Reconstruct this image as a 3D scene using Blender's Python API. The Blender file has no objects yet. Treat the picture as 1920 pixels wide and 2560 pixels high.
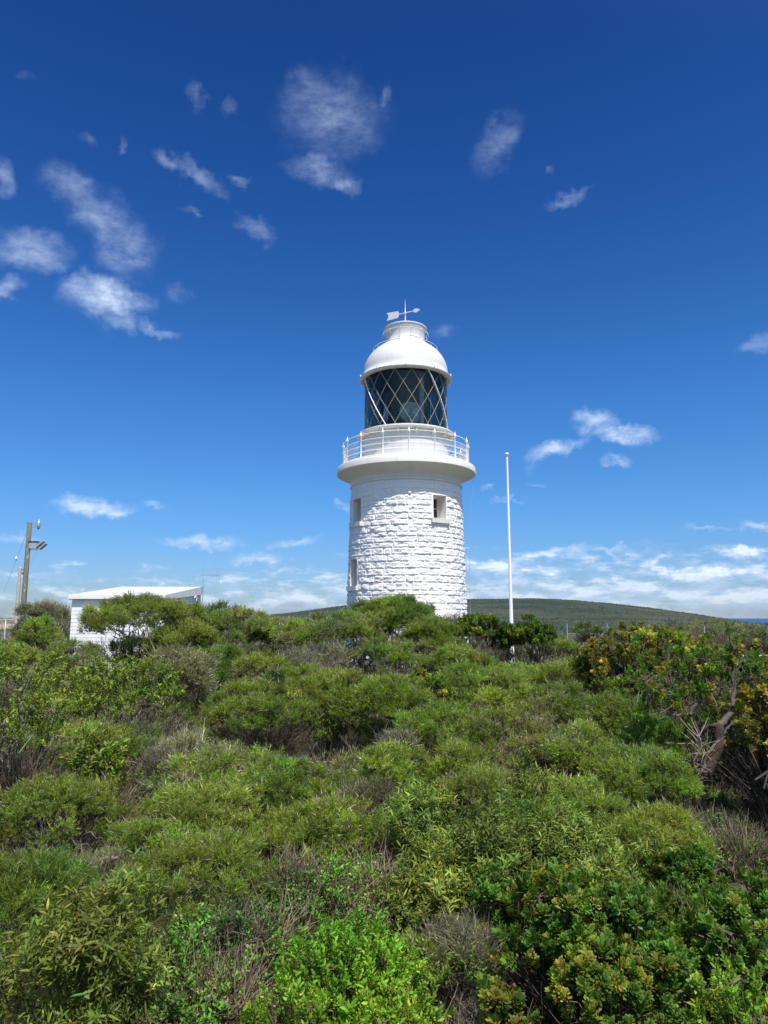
import bpy, math, random
import numpy as np
from mathutils import Vector, Matrix

sc = bpy.context.scene
C = sc.collection
PI = math.pi
rad = math.radians

# ------------------------------------------------------------------ camera
EYE = 2.35
PITCH = rad(8.6)
FPX = 1750.0                       # focal length in pixels of the 1920x2560 photograph
cam_d = bpy.data.cameras.new('camera')
cam_d.sensor_fit = 'VERTICAL'
cam_d.sensor_height = 36.0
cam_d.lens = FPX / 2560 * 36.0
cam_d.clip_start = 0.1
cam_d.clip_end = 90000
cam = bpy.data.objects.new('camera', cam_d)
C.objects.link(cam)
cam.location = (0, 0, EYE)
cam.rotation_euler = (PI / 2 + PITCH, 0, 0)
sc.camera = cam


def ray(dx, dy):
    """direction of a point of the photograph (1659 px wide view of it)"""
    k = 1920 / 1659
    x = (dx * k - 960) / FPX
    y = (1280 - dy * k) / FPX
    return np.array([x, math.cos(PITCH) - y * math.sin(PITCH), math.sin(PITCH) + y * math.cos(PITCH)])


def at(dx, dy, D):
    d = ray(dx, dy)
    t = D / d[1]
    return d[0] * t, D, EYE + d[2] * t, t


# ------------------------------------------------------------------ light
SUN_AZ = rad(22)
SUN_EL = rad(62)
to_sun = Vector((math.sin(SUN_AZ) * math.cos(SUN_EL), -math.cos(SUN_AZ) * math.cos(SUN_EL), math.sin(SUN_EL)))
sun_d = bpy.data.lights.new('sun', 'SUN')
sun_d.energy = 4.2
sun_d.angle = rad(0.5)
sun_d.color = (1.0, 0.965, 0.90)
sun = bpy.data.objects.new('sun', sun_d)
sun.rotation_euler = to_sun.to_track_quat('Z', 'Y').to_euler()
C.objects.link(sun)
sc.view_settings.view_transform = 'Standard'
sc.view_settings.look = 'None'
sc.view_settings.exposure = 0.55
sc.view_settings.gamma = 1.0

world = bpy.data.worlds.new('World')
sc.world = world
world.use_nodes = True
NT = world.node_tree
NT.nodes.clear()


class G:
    """little helper for node trees"""
    def __init__(s, nt): s.nt = nt
    def n(s, t, **kw):
        nd = s.nt.nodes.new(t)
        for k, v in kw.items(): setattr(nd, k, v)
        return nd
    def set(s, sock, v):
        if hasattr(v, 'is_output') or isinstance(v, bpy.types.NodeSocket): s.nt.links.new(v, sock)
        else: sock.default_value = v
    def m(s, op, a, b=0.0, c=0.0, clamp=False):
        nd = s.n('ShaderNodeMath', operation=op, use_clamp=clamp)
        s.set(nd.inputs[0], a); s.set(nd.inputs[1], b); s.set(nd.inputs[2], c)
        return nd.outputs[0]
    def vm(s, op, a, b=None):
        nd = s.n('ShaderNodeVectorMath', operation=op)
        s.set(nd.inputs[0], a)
        if b is not None: s.set(nd.inputs[1], b)
        return nd
    def mr(s, v, a, b, c=0.0, d=1.0, smooth=False):
        nd = s.n('ShaderNodeMapRange')
        if smooth: nd.interpolation_type = 'SMOOTHSTEP'
        for i, x in enumerate((v, a, b, c, d)): s.set(nd.inputs[i], x)
        return nd.outputs[0]
    def noise(s, vec, scale, detail=3, rough=0.5, dist=0.0):
        nd = s.n('ShaderNodeTexNoise')
        if vec is not None: s.set(nd.inputs['Vector'], vec)
        nd.inputs['Scale'].default_value = scale
        nd.inputs['Detail'].default_value = detail
        nd.inputs['Roughness'].default_value = rough
        nd.inputs['Distortion'].default_value = dist
        return nd.outputs['Fac']
    def mix(s, f, a, b, mode='MIX'):
        nd = s.n('ShaderNodeMix', data_type='RGBA', blend_type=mode)
        s.set(nd.inputs[0], f); s.set(nd.inputs[6], a); s.set(nd.inputs[7], b)
        return nd.outputs[2]
    def ramp(s, f, stops):
        nd = s.n('ShaderNodeValToRGB')
        s.set(nd.inputs[0], f)
        e = nd.color_ramp.elements
        while len(e) < len(stops): e.new(0.5)
        for el, (p, c) in zip(e, stops):
            el.position = p
            el.color = (*c, 1) if len(c) == 3 else c
        return nd.outputs[0]


g = G(NT)
sky = g.n('ShaderNodeTexSky', sky_type='NISHITA')
sky.sun_disc = False
sky.sun_elevation = SUN_EL
sky.sun_rotation = PI - SUN_AZ
sky.altitude = 100
sky.air_density = 1.0
sky.dust_density = 0.6
sky.ozone_density = 3.0
tc = g.n('ShaderNodeTexCoord')
dirv = tc.outputs['Generated']
sep = g.n('ShaderNodeSeparateXYZ'); g.set(sep.inputs[0], dirv)
# a clean, polarised-looking southern sky: the blue deepens towards the zenith
tint = g.ramp(g.m('MAXIMUM', sep.outputs[2], 0.0), [
    (0.0, (0.49, 0.585, 0.82)), (0.06, (0.41, 0.60, 0.90)), (0.16, (0.31, 0.63, 0.97)),
    (0.30, (0.235, 0.58, 0.98)), (0.5, (0.135, 0.415, 0.84)), (0.68, (0.085, 0.295, 0.67)), (1.0, (0.08, 0.26, 0.6))])
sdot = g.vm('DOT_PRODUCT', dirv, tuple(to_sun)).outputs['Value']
tint = g.mix(g.mr(sdot, 0.30, 0.80, 0.0, 1.0, smooth=True), tint, (1.25, 1.27, 1.27, 1))   # paler round the sun, brightened further out of view to fill the shadows
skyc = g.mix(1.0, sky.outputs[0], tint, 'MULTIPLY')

# clouds as soft patches in given directions, broken up by noise
warp = g.n('ShaderNodeTexNoise'); g.set(warp.inputs['Vector'], dirv)
warp.inputs['Scale'].default_value = 24; warp.inputs['Detail'].default_value = 7
warp.inputs['Roughness'].default_value = 0.6
wv = g.vm('SUBTRACT', warp.outputs['Color'], (0.5, 0.5, 0.5)).outputs[0]
wsc = g.n('ShaderNodeVectorMath', operation='SCALE'); g.set(wsc.inputs[0], wv); wsc.inputs[3].default_value = 0.062
pv = g.vm('ADD', dirv, wsc.outputs[0]).outputs[0]
CLOUDS = [
    (715, 255, 105, 80, 10, .60), (668, 185, 50, 28, 25, .30), (690, 372, 62, 30, 10, .60), (740, 398, 34, 17, 0, .5),
    (424, 200, 17, 27, 0, .34), (496, 238, 17, 20, 0, .26), (188, 306, 20, 22, 0, .25), (270, 313, 12, 12, 0, .25),
    (362, 344, 26, 17, 30, .5), (435, 390, 60, 20, 33, .58), (525, 390, 24, 10, -30, .4), (418, 460, 25, 10, 10, .4),
    (550, 497, 50, 22, 32, .45), (2, 385, 20, 45, 0, .6), (150, 400, 70, 34, 32, .5), (220, 470, 80, 48, 50, .62),
    (275, 540, 58, 60, 0, .62), (68, 542, 78, 42, 5, .85), (232, 642, 88, 40, 10, 1.05), (335, 708, 38, 13, 10, .4),
    (5, 622, 36, 24, 0, .55), (260, 690, 40, 22, 15, .4), (1075, 305, 70, 34, -48, .42), (1230, 422, 45, 13, -22, .42),
    (1190, 367, 12, 10, 0, .2), (1290, 912, 52, 24, 10, .85), (1342, 940, 72, 16, 0, .9), (1195, 972, 66, 20, -20, 1.0),
    (1335, 991, 30, 12, 0, .7), (207, 1096, 80, 20, 3, 1.25), (1057, 1052, 15, 9, 0, .5), (430, 1174, 80, 13, 3, .8),
    (565, 1207, 60, 15, 3, .9), (640, 1176, 60, 11, -4, .55), (610, 1236, 50, 8, 0, .7), (740, 1083, 22, 10, 0, .5),
    (1530, 1140, 55, 7, 0, .5), (1648, 1143, 40, 14, 0, .8), (1640, 748, 45, 18, -15, .32), (335, 1090, 22, 8, 0, .4),
    (20, 1156, 50, 12, 0, .6), (1180, 1197, 100, 14, -8, .95), (1330, 1190, 80, 10, 0, .7), (1600, 1198, 46, 10, 5, 1.6),
    (1420, 1204, 32, 10, -8, 1.2), (385, 635, 30, 18, 0, .2), (955, 715, 26, 14, 0, .2), (1170, 1043, 24, 6, 0, .3),
    (50, 168, 20, 12, 0, .12), (1060, 1225, 90, 15, 0, 1.1), (1160, 1228, 60, 9, 0, 1.0), (1500, 1238, 170, 13, 0, 1.1),
    (360, 1250, 90, 9, 0, .8), (60, 1245, 90, 10, 0, .5), (1090, 1085, 30, 6, 0, .3), (830, 212, 14, 16, 0, .25)]
acc = None
for (cx, cy, rx, ry, rot, amp) in CLOUDS:
    amp *= .55 if cy < 600 else (.72 if cy < 800 else (.8 if cy < 1050 else .85))
    c0 = Vector(ray(cx, cy)).normalized()
    e1 = Vector(ray(cx + 10, cy)).normalized() - c0
    e1 = (e1 - c0 * e1.dot(c0)).normalized()
    e2 = c0.cross(e1)              # downwards / upwards, sign does not matter
    a = -rad(rot)
    if e2.z < 0: e2 = -e2
    u = e1 * math.cos(a) + e2 * math.sin(a)
    v = u.cross(c0)
    R3 = Matrix((u, c0, v)).transposed()
    zc = Vector(ray(cx, cy)).length
    kx = rx * 1920 / 1659 / FPX / zc * .82
    ky = ry * 1920 / 1659 / FPX / zc * .82
    mp = g.n('ShaderNodeMapping', vector_type='TEXTURE')
    g.set(mp.inputs['Vector'], pv)
    mp.inputs['Location'].default_value = c0
    mp.inputs['Rotation'].default_value = R3.to_euler()
    mp.inputs['Scale'].default_value = (kx, 0.6, ky)
    ln = g.vm('LENGTH', mp.outputs[0]).outputs['Value']
    f = g.mr(ln, 0.0, 1.65, amp, 0.0, smooth=True)
    acc = f if acc is None else g.m('MAXIMUM', acc, f)
# puffy detail
sq = g.vm('MULTIPLY', dirv, (1, 1, 2.2)).outputs[0]
n1 = g.noise(sq, 38, 8, 0.66)
n2 = g.noise(sq, 9, 3, 0.5)
det = g.m('ADD', g.m('MULTIPLY', n1, 1.3), g.m('MULTIPLY', n2, 0.5))
cl = g.m('MULTIPLY', acc, g.mr(det, 0.58, 1.22, 0.10, 1.22))
# bank of low cumulus near the horizon, flattened by perspective
zh = sep.outputs[2]
az = g.m('ARCTAN2', sep.outputs[0], sep.outputs[1])
cmb = g.n('ShaderNodeCombineXYZ')
g.set(cmb.inputs[0], g.m('MULTIPLY', az, 9.5)); g.set(cmb.inputs[1], g.m('MULTIPLY', zh, 30.0))
nb = g.noise(cmb.outputs[0], 2.1, 7, 0.62)
right = g.mr(az, -0.6, 0.30, 0.0, 0.17, smooth=True)
lowm = g.mr(zh, 0.0, 0.105, 0.20, -0.16)
band = g.mr(g.m('ADD', g.m('ADD', nb, lowm), right), 0.53, 0.82, 0.0, 0.62, smooth=True)
band = g.m('MULTIPLY', band, g.mr(zh, 0.075, 0.11, 1.0, 0.0, smooth=True))
band = g.m('MULTIPLY', band, g.mr(zh, 0.0, 0.03, 0.35, 1.0, smooth=True))
mask = g.m('ADD', cl, band)
mask = g.m('MINIMUM', mask, 0.86)
# grey-lilac undersides, white tops
cmb2 = g.n('ShaderNodeCombineXYZ')
g.set(cmb2.inputs[0], g.m('MULTIPLY', az, 9.5)); g.set(cmb2.inputs[1], g.m('MULTIPLY', g.m('ADD', zh, 0.012), 30.0))
nb2 = g.noise(cmb2.outputs[0], 2.1, 5, 0.6)
shade = g.mr(g.m('SUBTRACT', nb, nb2), -0.04, 0.12, 0.0, 1.0)
lowc = g.mix(shade, (4.0, 5.1, 7.0, 1), (6.4, 7.1, 8.0, 1))
hic = (5.6, 6.6, 8.2, 1)
ccol = g.mix(g.mr(zh, 0.06, 0.30, 0.0, 1.0), lowc, hic)
ccol = g.mix(g.mr(zh, 0.20, 0.45, 0.0, 1.0), (8.0, 8.6, 9.6, 1), (4.6, 5.6, 7.6, 1)) if False else ccol
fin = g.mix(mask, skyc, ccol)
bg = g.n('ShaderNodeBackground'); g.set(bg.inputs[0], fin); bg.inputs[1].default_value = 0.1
wo = g.n('ShaderNodeOutputWorld'); NT.links.new(bg.outputs[0], wo.inputs[0])
world.cycles.sampling_method = 'MANUAL'
world.cycles.sample_map_resolution = 512


# ------------------------------------------------------------------ mesh batch
class MB:
    def __init__(s): s.V = []; s.T = []; s.Q = []; s.CT = []; s.CQ = []; s.n = 0; s.SM = False
    def add(s, v, t=None, q=None, ct=(1, 1, 1), cq=None):
        v = np.asarray(v, float).reshape(-1, 3)
        s.V.append(v)
        for F, arr, cc, k in ((t, s.T, s.CT, 3), (q, s.Q, s.CQ, 4)):
            if F is None or len(F) == 0: continue
            F = np.asarray(F, int).reshape(-1, k)
            arr.append(F + s.n)
            c = ct if (k == 3 or cq is None) else cq
            cc.append(np.broadcast_to(np.asarray(c, float), (len(F), 3)))
        s.n += len(v)
    def build(s, name, mat, parent=None, smooth=False, mats=None, midx=None):
        me = bpy.data.meshes.new(name)
        V = np.concatenate(s.V) if s.V else np.zeros((0, 3))
        T = np.concatenate(s.T) if s.T else np.zeros((0, 3), int)
        Q = np.concatenate(s.Q) if s.Q else np.zeros((0, 4), int)
        me.vertices.add(len(V)); me.vertices.foreach_set('co', V.astype(np.float32).ravel())
        li = np.concatenate([T.ravel(), Q.ravel()]).astype(np.int32)
        me.loops.add(len(li)); me.loops.foreach_set('vertex_index', li)
        st = np.concatenate([np.arange(len(T)) * 3, len(T) * 3 + np.arange(len(Q)) * 4]).astype(np.int32)
        me.polygons.add(len(st)); me.polygons.foreach_set('loop_start', st)
        me.update(calc_edges=True)
        col = np.concatenate((s.CT + s.CQ) or [np.zeros((0, 3))])
        a = me.attributes.new('Col', 'FLOAT_COLOR', 'FACE')
        rgba = np.ones((len(col), 4), np.float32); rgba[:, :3] = col
        a.data.foreach_set('color', rgba.ravel())
        me.polygons.foreach_set('use_smooth', np.full(len(st), bool(smooth)))
        if mat: me.materials.append(mat)
        me.validate()
        o = bpy.data.objects.new(name, me); C.objects.link(o)
        if parent: o.parent = parent
        return o


def box(mb, c, h, M=None):
    x, y, z = h
    v = np.array([[sx * x, sy * y, sz * z] for sz in (-1, 1) for sy in (-1, 1) for sx in (-1, 1)], float)
    if M is not None: v = v @ np.array(M).T
    v += np.array(c)
    mb.add(v, q=[[0, 2, 3, 1], [4, 5, 7, 6], [0, 1, 5, 4], [2, 6, 7, 3], [0, 4, 6, 2], [1, 3, 7, 5]])


def lathe(mb, prof, seg=96, c=(0, 0), a0=0.0, a1=2 * PI):
    full = abs(a1 - a0 - 2 * PI) < 1e-6
    n = seg if full else seg + 1
    th = a0 + (a1 - a0) * np.arange(n) / seg
    p = np.array(prof, float)
    V = np.stack([c[0] + p[:, 0][:, None] * np.sin(th)[None], c[1] - p[:, 0][:, None] * np.cos(th)[None],
                  np.repeat(p[:, 1][:, None], n, 1)], -1).reshape(-1, 3)
    i = np.arange(seg); j = (i + 1) % n
    Q = [np.stack([k * n + i, k * n + j, (k + 1) * n + j, (k + 1) * n + i], -1) for k in range(len(p) - 1)]
    mb.add(V, q=np.concatenate(Q))


def tubes(mb, P, R, sides=4, col=(1, 1, 1), cap=False):
    """P [N,K,3] paths, R [N,K] radii"""
    P = np.asarray(P, float); R = np.asarray(R, float)
    N, K, _ = P.shape
    T = np.gradient(P, axis=1); T /= np.linalg.norm(T, axis=-1, keepdims=True) + 1e-9
    up = np.eye(3)[np.abs(T).mean(1).argmin(1)][:, None, :]
    A = np.cross(T, up); A /= np.linalg.norm(A, axis=-1, keepdims=True) + 1e-9
    B = np.cross(T, A)
    th = 2 * PI * np.arange(sides) / sides
    V = P[:, :, None] + R[:, :, None, None] * (A[:, :, None] * np.cos(th)[None, None, :, None] + B[:, :, None] * np.sin(th)[None, None, :, None])
    i = np.arange(sides); j = (i + 1) % sides
    q = np.concatenate([np.stack([k * sides + i, k * sides + j, (k + 1) * sides + j, (k + 1) * sides + i], -1) for k in range(K - 1)])
    Q = (q[None] + (np.arange(N) * K * sides)[:, None, None]).reshape(-1, 4)
    col = np.asarray(col, float)
    if col.ndim == 2: col = np.repeat(col, len(q), 0)
    mb.add(V.reshape(-1, 3), q=Q, ct=col)
    if cap:
        for n in range(N):
            for k, ci in ((0, 0), (K - 1, K - 1)):
                base = (n * K + ci) * sides
                ring = V.reshape(-1, 3)[base:base + sides]
                mb.add(np.vstack([ring, ring.mean(0)]), t=[[a, (a + 1) % sides, sides] for a in range(sides)], ct=(1, 1, 1) if col.ndim == 2 else col)


def bar(mb, a, b, r, sides=8, r2=None):
    tubes(mb, [[a, b]], [[r, r if r2 is None else r2]], sides, cap=True)


def tag(o, label=None, cat=None, group=None, kind=None):
    if label: o['label'] = label
    if cat: o['category'] = cat
    if group: o['group'] = group
    if kind: o['kind'] = kind
    return o


def empty(name, loc, label, cat, group=None, rz=0):
    o = bpy.data.objects.new(name, None); C.objects.link(o)
    o.location = loc; o.rotation_euler = (0, 0, rz)
    o.empty_display_size = 0.3
    return tag(o, label, cat, group)


# ------------------------------------------------------------------ materials
def mat(name, f):
    m = bpy.data.materials.new(name); m.use_nodes = True
    nt = m.node_tree; nt.nodes.clear(); gg = G(nt)
    out = gg.n('ShaderNodeOutputMaterial')
    f(gg, out)
    return m


def principled(gg, out, col, rough=0.5, bump=None, bstr=0.3, bdist=0.01, **kw):
    p = gg.n('ShaderNodeBsdfPrincipled')
    gg.set(p.inputs['Base Color'], col); gg.set(p.inputs['Roughness'], rough)
    for k, v in kw.items(): gg.set(p.inputs[k.replace('_', ' ')], v)
    if bump is not None:
        b = gg.n('ShaderNodeBump'); b.inputs['Strength'].default_value = bstr; b.inputs['Distance'].default_value = bdist
        gg.set(b.inputs['Height'], bump); gg.set(p.inputs['Normal'], b.outputs[0])
    gg.nt.links.new(p.outputs[0], out.inputs[0])
    return p


def paint_mat(name, base, dirt, rough=0.45, dscale=1.2, streak=True, bs=0.15):
    def f(gg, out):
        t = gg.n('ShaderNodeTexCoord').outputs['Object']
        st = gg.vm('MULTIPLY', t, (3.0, 3.0, 0.35)).outputs[0] if streak else t
        a = gg.noise(st, dscale, 6, 0.65)
        b = gg.noise(t, 14, 4, 0.6)
        fac = gg.m('MULTIPLY', gg.mr(a, 0.50, 0.78), 0.75)
        c = gg.mix(fac, (*base, 1), (*dirt, 1))
        principled(gg, out, c, gg.mr(b, 0.3, 0.7, rough - 0.08, rough + 0.12), bump=gg.m('ADD', b, gg.noise(t, 90, 2)), bstr=bs, bdist=0.01)
    return mat(name, f)


M_stone = paint_mat('painted_stone', (0.76, 0.75, 0.73), (0.68, 0.655, 0.61), 0.5, 1.5, bs=0.5)
M_white = paint_mat('white_paint', (0.64, 0.63, 0.615), (0.54, 0.52, 0.49), 0.38, 0.9)
M_cream = paint_mat('cream_paint', (0.74, 0.715, 0.65), (0.62, 0.58, 0.50), 0.45, 1.0)
M_metalw = paint_mat('white_enamel', (0.80, 0.80, 0.79), (0.66, 0.64, 0.60), 0.32, 4.0, bs=0.05)
M_shed = paint_mat('shed_paint', (0.76, 0.76, 0.77), (0.58, 0.57, 0.56), 0.5, 1.0)


def simple(name, col, rough=0.6, metallic=0.0, scale=20, var=0.25, bs=0.3):
    def f(gg, out):
        t = gg.n('ShaderNodeTexCoord').outputs['Object']
        a = gg.noise(t, scale, 5, 0.6)
        lo = tuple(c * (1 - var) for c in col); hi = tuple(min(1, c * (1 + var)) for c in col)
        principled(gg, out, gg.ramp(a, [(0.3, lo), (0.7, hi)]), rough, bump=a, bstr=bs, bdist=0.01, Metallic=metallic)
    return mat(name, f)


M_dark = simple('dark_metal', (0.02, 0.024, 0.026), 0.35)
M_bar = simple('glazing_bar', (0.24, 0.23, 0.18), 0.4)
M_grey = simple('grey_metal', (0.42, 0.43, 0.44), 0.45, 0.3)
M_galv = simple('galvanised', (0.45, 0.47, 0.48), 0.45, 0.5)
M_concrete = simple('concrete_post', (0.42, 0.38, 0.34), 0.85)
M_rock = simple('pale_rock', (0.38, 0.31, 0.24), 0.9, scale=8)
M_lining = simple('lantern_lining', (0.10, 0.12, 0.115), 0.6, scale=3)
M_curtain = simple('grey_column', (0.22, 0.25, 0.26), 0.5, scale=3)


def f_glass(gg, out):
    tr = gg.n('ShaderNodeBsdfTransparent'); tr.inputs[0].default_value = (0.86, 0.92, 0.92, 1)
    gl = gg.n('ShaderNodeBsdfGlossy'); gl.inputs['Roughness'].default_value = 0.03
    gl.inputs[0].default_value = (0.75, 0.8, 0.8, 1)
    fr = gg.n('ShaderNodeFresnel'); fr.inputs[0].default_value = 1.5
    mx = gg.n('ShaderNodeMixShader')
    gg.set(mx.inputs[0], gg.m('MULTIPLY', fr.outputs[0], 0.9))
    gg.nt.links.new(tr.outputs[0], mx.inputs[1]); gg.nt.links.new(gl.outputs[0], mx.inputs[2])
    gg.nt.links.new(mx.outputs[0], out.inputs[0])
M_glass = mat('tinted_glass', f_glass)


def f_lens(gg, out):
    principled(gg, out, (0.10, 0.13, 0.10, 1), 0.12, Metallic=0.5, IOR=1.7)
M_lens = mat('lens_glass', f_lens)


def f_bull(gg, out):
    t = gg.n('ShaderNodeTexCoord').outputs['Object']
    principled(gg, out, gg.ramp(gg.noise(t, 6, 4), [(0.3, (0.16, 0.22, 0.22)), (0.7, (0.36, 0.44, 0.44))]), 0.2, Metallic=0.3)
M_bull = mat('bullseye_glass', f_bull)


def f_leaf(gg, out):
    at_ = gg.n('ShaderNodeAttribute', attribute_name='Col')
    oi = gg.n('ShaderNodeObjectInfo')
    c = at_.outputs['Color']
    hs = gg.n('ShaderNodeHueSaturation')
    gg.set(hs.inputs['Color'], c)
    gg.set(hs.inputs['Hue'], gg.mr(oi.outputs['Random'], 0, 1, 0.488, 0.512))
    gg.set(hs.inputs['Value'], gg.mr(oi.outputs['Random'], 0, 1, 0.9, 1.12))
    c = hs.outputs[0]
    p = gg.n('ShaderNodeBsdfPrincipled')
    gg.set(p.inputs['Base Color'], c); p.inputs['Roughness'].default_value = 0.48
    p.inputs['Specular IOR Level'].default_value = 0.22
    tl = gg.n('ShaderNodeBsdfTranslucent'); gg.set(tl.inputs[0], gg.mix(1.0, c, (1.35, 1.35, 0.7, 1), 'MULTIPLY'))
    mx = gg.n('ShaderNodeMixShader'); mx.inputs[0].default_value = 0.42
    gg.nt.links.new(p.outputs[0], mx.inputs[1]); gg.nt.links.new(tl.outputs[0], mx.inputs[2])
    gg.nt.links.new(mx.outputs[0], out.inputs[0])
M_leaf = mat('leaf', f_leaf)


def f_bark(gg, out):
    at_ = gg.n('ShaderNodeAttribute', attribute_name='Col')
    t = gg.n('ShaderNodeTexCoord').outputs['Object']
    nz = gg.noise(t, 30, 4, 0.6)
    c = gg.mix(1.0, at_.outputs['Color'], gg.ramp(nz, [(0.3, (0.65, 0.65, 0.65)), (0.7, (1.25, 1.2, 1.15))]), 'MULTIPLY')
    principled(gg, out, c, 0.85, bump=nz, bstr=0.6, bdist=0.01)
M_bark = mat('bark', f_bark)


def f_ground(gg, out):
    geo = gg.n('ShaderNodeNewGeometry').outputs['Position']
    sp = gg.n('ShaderNodeSeparateXYZ'); gg.set(sp.inputs[0], geo)
    a = gg.noise(geo, 0.9, 6, 0.65); b = gg.noise(geo, 9, 5, 0.7)
    near = gg.ramp(b, [(0.3, (0.035, 0.024, 0.014)), (0.55, (0.085, 0.062, 0.040)), (0.75, (0.17, 0.13, 0.09))])
    green = gg.ramp(a, [(0.35, (0.030, 0.045, 0.014)), (0.6, (0.055, 0.07, 0.022)), (0.8, (0.11, 0.095, 0.05))])
    c1 = gg.mix(gg.mr(a, 0.42, 0.62), near, green)
    # far scrub: mottled grey green heath with paler and darker drifts
    f1 = gg.noise(geo, 0.012, 6, 0.62); f2 = gg.noise(geo, 0.18, 4, 0.75)
    far = gg.ramp(gg.m('ADD', gg.m('MULTIPLY', f1, 0.55), gg.m('MULTIPLY', f2, 0.45)), [
        (0.40, (0.010, 0.018, 0.007)), (0.50, (0.024, 0.034, 0.013)), (0.60, (0.054, 0.060, 0.026))])
    far = gg.mix(gg.mr(f2, 0.64, 0.76, 0, .6), far, (0.09, 0.085, 0.06, 1))
    d = gg.vm('LENGTH', geo).outputs['Value']
    c = gg.mix(gg.mr(d, 60, 130, 0, 1, smooth=True), c1, far)
    # pale paddocks away to the left
    az_ = gg.m('DIVIDE', sp.outputs[0], gg.m('MAXIMUM', sp.outputs[1], 1.0))
    lft = gg.m('MULTIPLY', gg.mr(az_, -0.46, -0.52), gg.mr(gg.noise(gg.vm('MULTIPLY', geo, (0.002, 0.012, 0)).outputs[0], 1, 3), 0.45, 0.55))
    c = gg.mix(gg.m('MULTIPLY', gg.m('MULTIPLY', lft, gg.mr(d, 120, 180)), gg.mr(d, 1100, 900)), c, (0.30, 0.24, 0.18, 1))
    principled(gg, out, c, 0.95, bump=b, bstr=0.8, bdist=0.05)
M_ground = mat('ground', f_ground)


def f_sea(gg, out):
    geo = gg.n('ShaderNodeNewGeometry').outputs['Position']
    n = gg.noise(geo, 0.02, 5, 0.6)
    principled(gg, out, gg.ramp(n, [(0.3, (0.008, 0.045, 0.13)), (0.7, (0.014, 0.07, 0.18))]), 0.35, bump=n, bstr=0.5, bdist=2.0)
M_sea = mat('sea', f_sea)


def f_path(gg, out):
    geo = gg.n('ShaderNodeNewGeometry').outputs['Position']
    b = gg.noise(geo, 14, 5, 0.7); a = gg.noise(geo, 1.1, 3)
    c = gg.ramp(b, [(0.3, (0.26, 0.14, 0.07)), (0.7, (0.44, 0.28, 0.17))])
    principled(gg, out, gg.mix(gg.mr(a, 0.5, 0.7), c, (0.36, 0.31, 0.24, 1)), 0.95, bump=b, bstr=0.6, bdist=0.02)
M_path = mat('gravel_path', f_path)
M_road = simple('bitumen', (0.055, 0.055, 0.056), 0.85, scale=40)


def f_pole(gg, out):
    t = gg.n('ShaderNodeTexCoord').outputs['Object']
    st = gg.vm('MULTIPLY', t, (9, 9, 0.8)).outputs[0]
    a = gg.noise(st, 2.0, 6, 0.7)
    l = gg.noise(gg.vm('MULTIPLY', t, (1, 1, 0.45)).outputs[0], 6.5, 6, 0.75, 0.8)
    l2 = gg.noise(t, 2.2, 5, 0.7)
    c = gg.ramp(a, [(0.3, (0.11, 0.11, 0.09)), (0.7, (0.25, 0.24, 0.20))])
    c = gg.mix(gg.mr(l2, 0.46, 0.62, 0, 0.75), c, (0.16, 0.19, 0.08, 1))
    c = gg.mix(gg.mr(l, 0.58, 0.63), c, (0.52, 0.52, 0.44, 1))
    principled(gg, out, c, 0.9, bump=a, bstr=0.7, bdist=0.02)
M_pole = mat('weathered_pole', f_pole)

# ------------------------------------------------------------------ numpy noise
rg = np.random.default_rng(11)
_L = rg.random((64, 64, 64))
def vnoise(x, y, z=0.0):
    x, y, z = np.broadcast_arrays(np.asarray(x, float), np.asarray(y, float), np.asarray(z, float))
    xi = np.floor(x).astype(int); yi = np.floor(y).astype(int); zi = np.floor(z).astype(int)
    fx = x - xi; fy = y - yi; fz = z - zi
    fx = fx * fx * (3 - 2 * fx); fy = fy * fy * (3 - 2 * fy); fz = fz * fz * (3 - 2 * fz)
    def L(a, b, c): return _L[(xi + a) & 63, (yi + b) & 63, (zi + c) & 63]
    r = 0
    for a in (0, 1):
        for b in (0, 1):
            for c in (0, 1):
                r = r + L(a, b, c) * (fx if a else 1 - fx) * (fy if b else 1 - fy) * (fz if c else 1 - fz)
    return r
def fbm(x, y, z=0.0, o=4):
    r = 0; a = 0.5
    for k in range(o):
        r = r + a * vnoise(x * 2 ** k + 7.3 * k, y * 2 ** k + 3.1 * k, np.asarray(z) * 2 ** k + k); a *= 0.5
    return r / (1 - 0.5 ** o)


def sstep(x, a, b):
    t = np.clip((x - a) / (b - a), 0, 1); return t * t * (3 - 2 * t)


# ------------------------------------------------------------------ terrain
# height of the distant crest seen over the scrub, as angles above the horizon
K = 1920 / 1659
_cx = np.array([-400, 0, 110, 300, 520, 560, 640, 750, 880, 1010, 1150, 1240, 1330, 1400, 1500, 1600, 1700, 1900])
_cy = np.array([1336, 1336, 1336.5, 1340, 1339, 1331, 1323, 1309, 1300, 1297, 1296, 1300, 1308.5, 1316, 1328.5, 1343, 1352, 1370])
_ca = np.arctan((_cx * K - 960) / FPX)
_ce = (1335 - _cy) * K / FPX * 1.0


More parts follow.
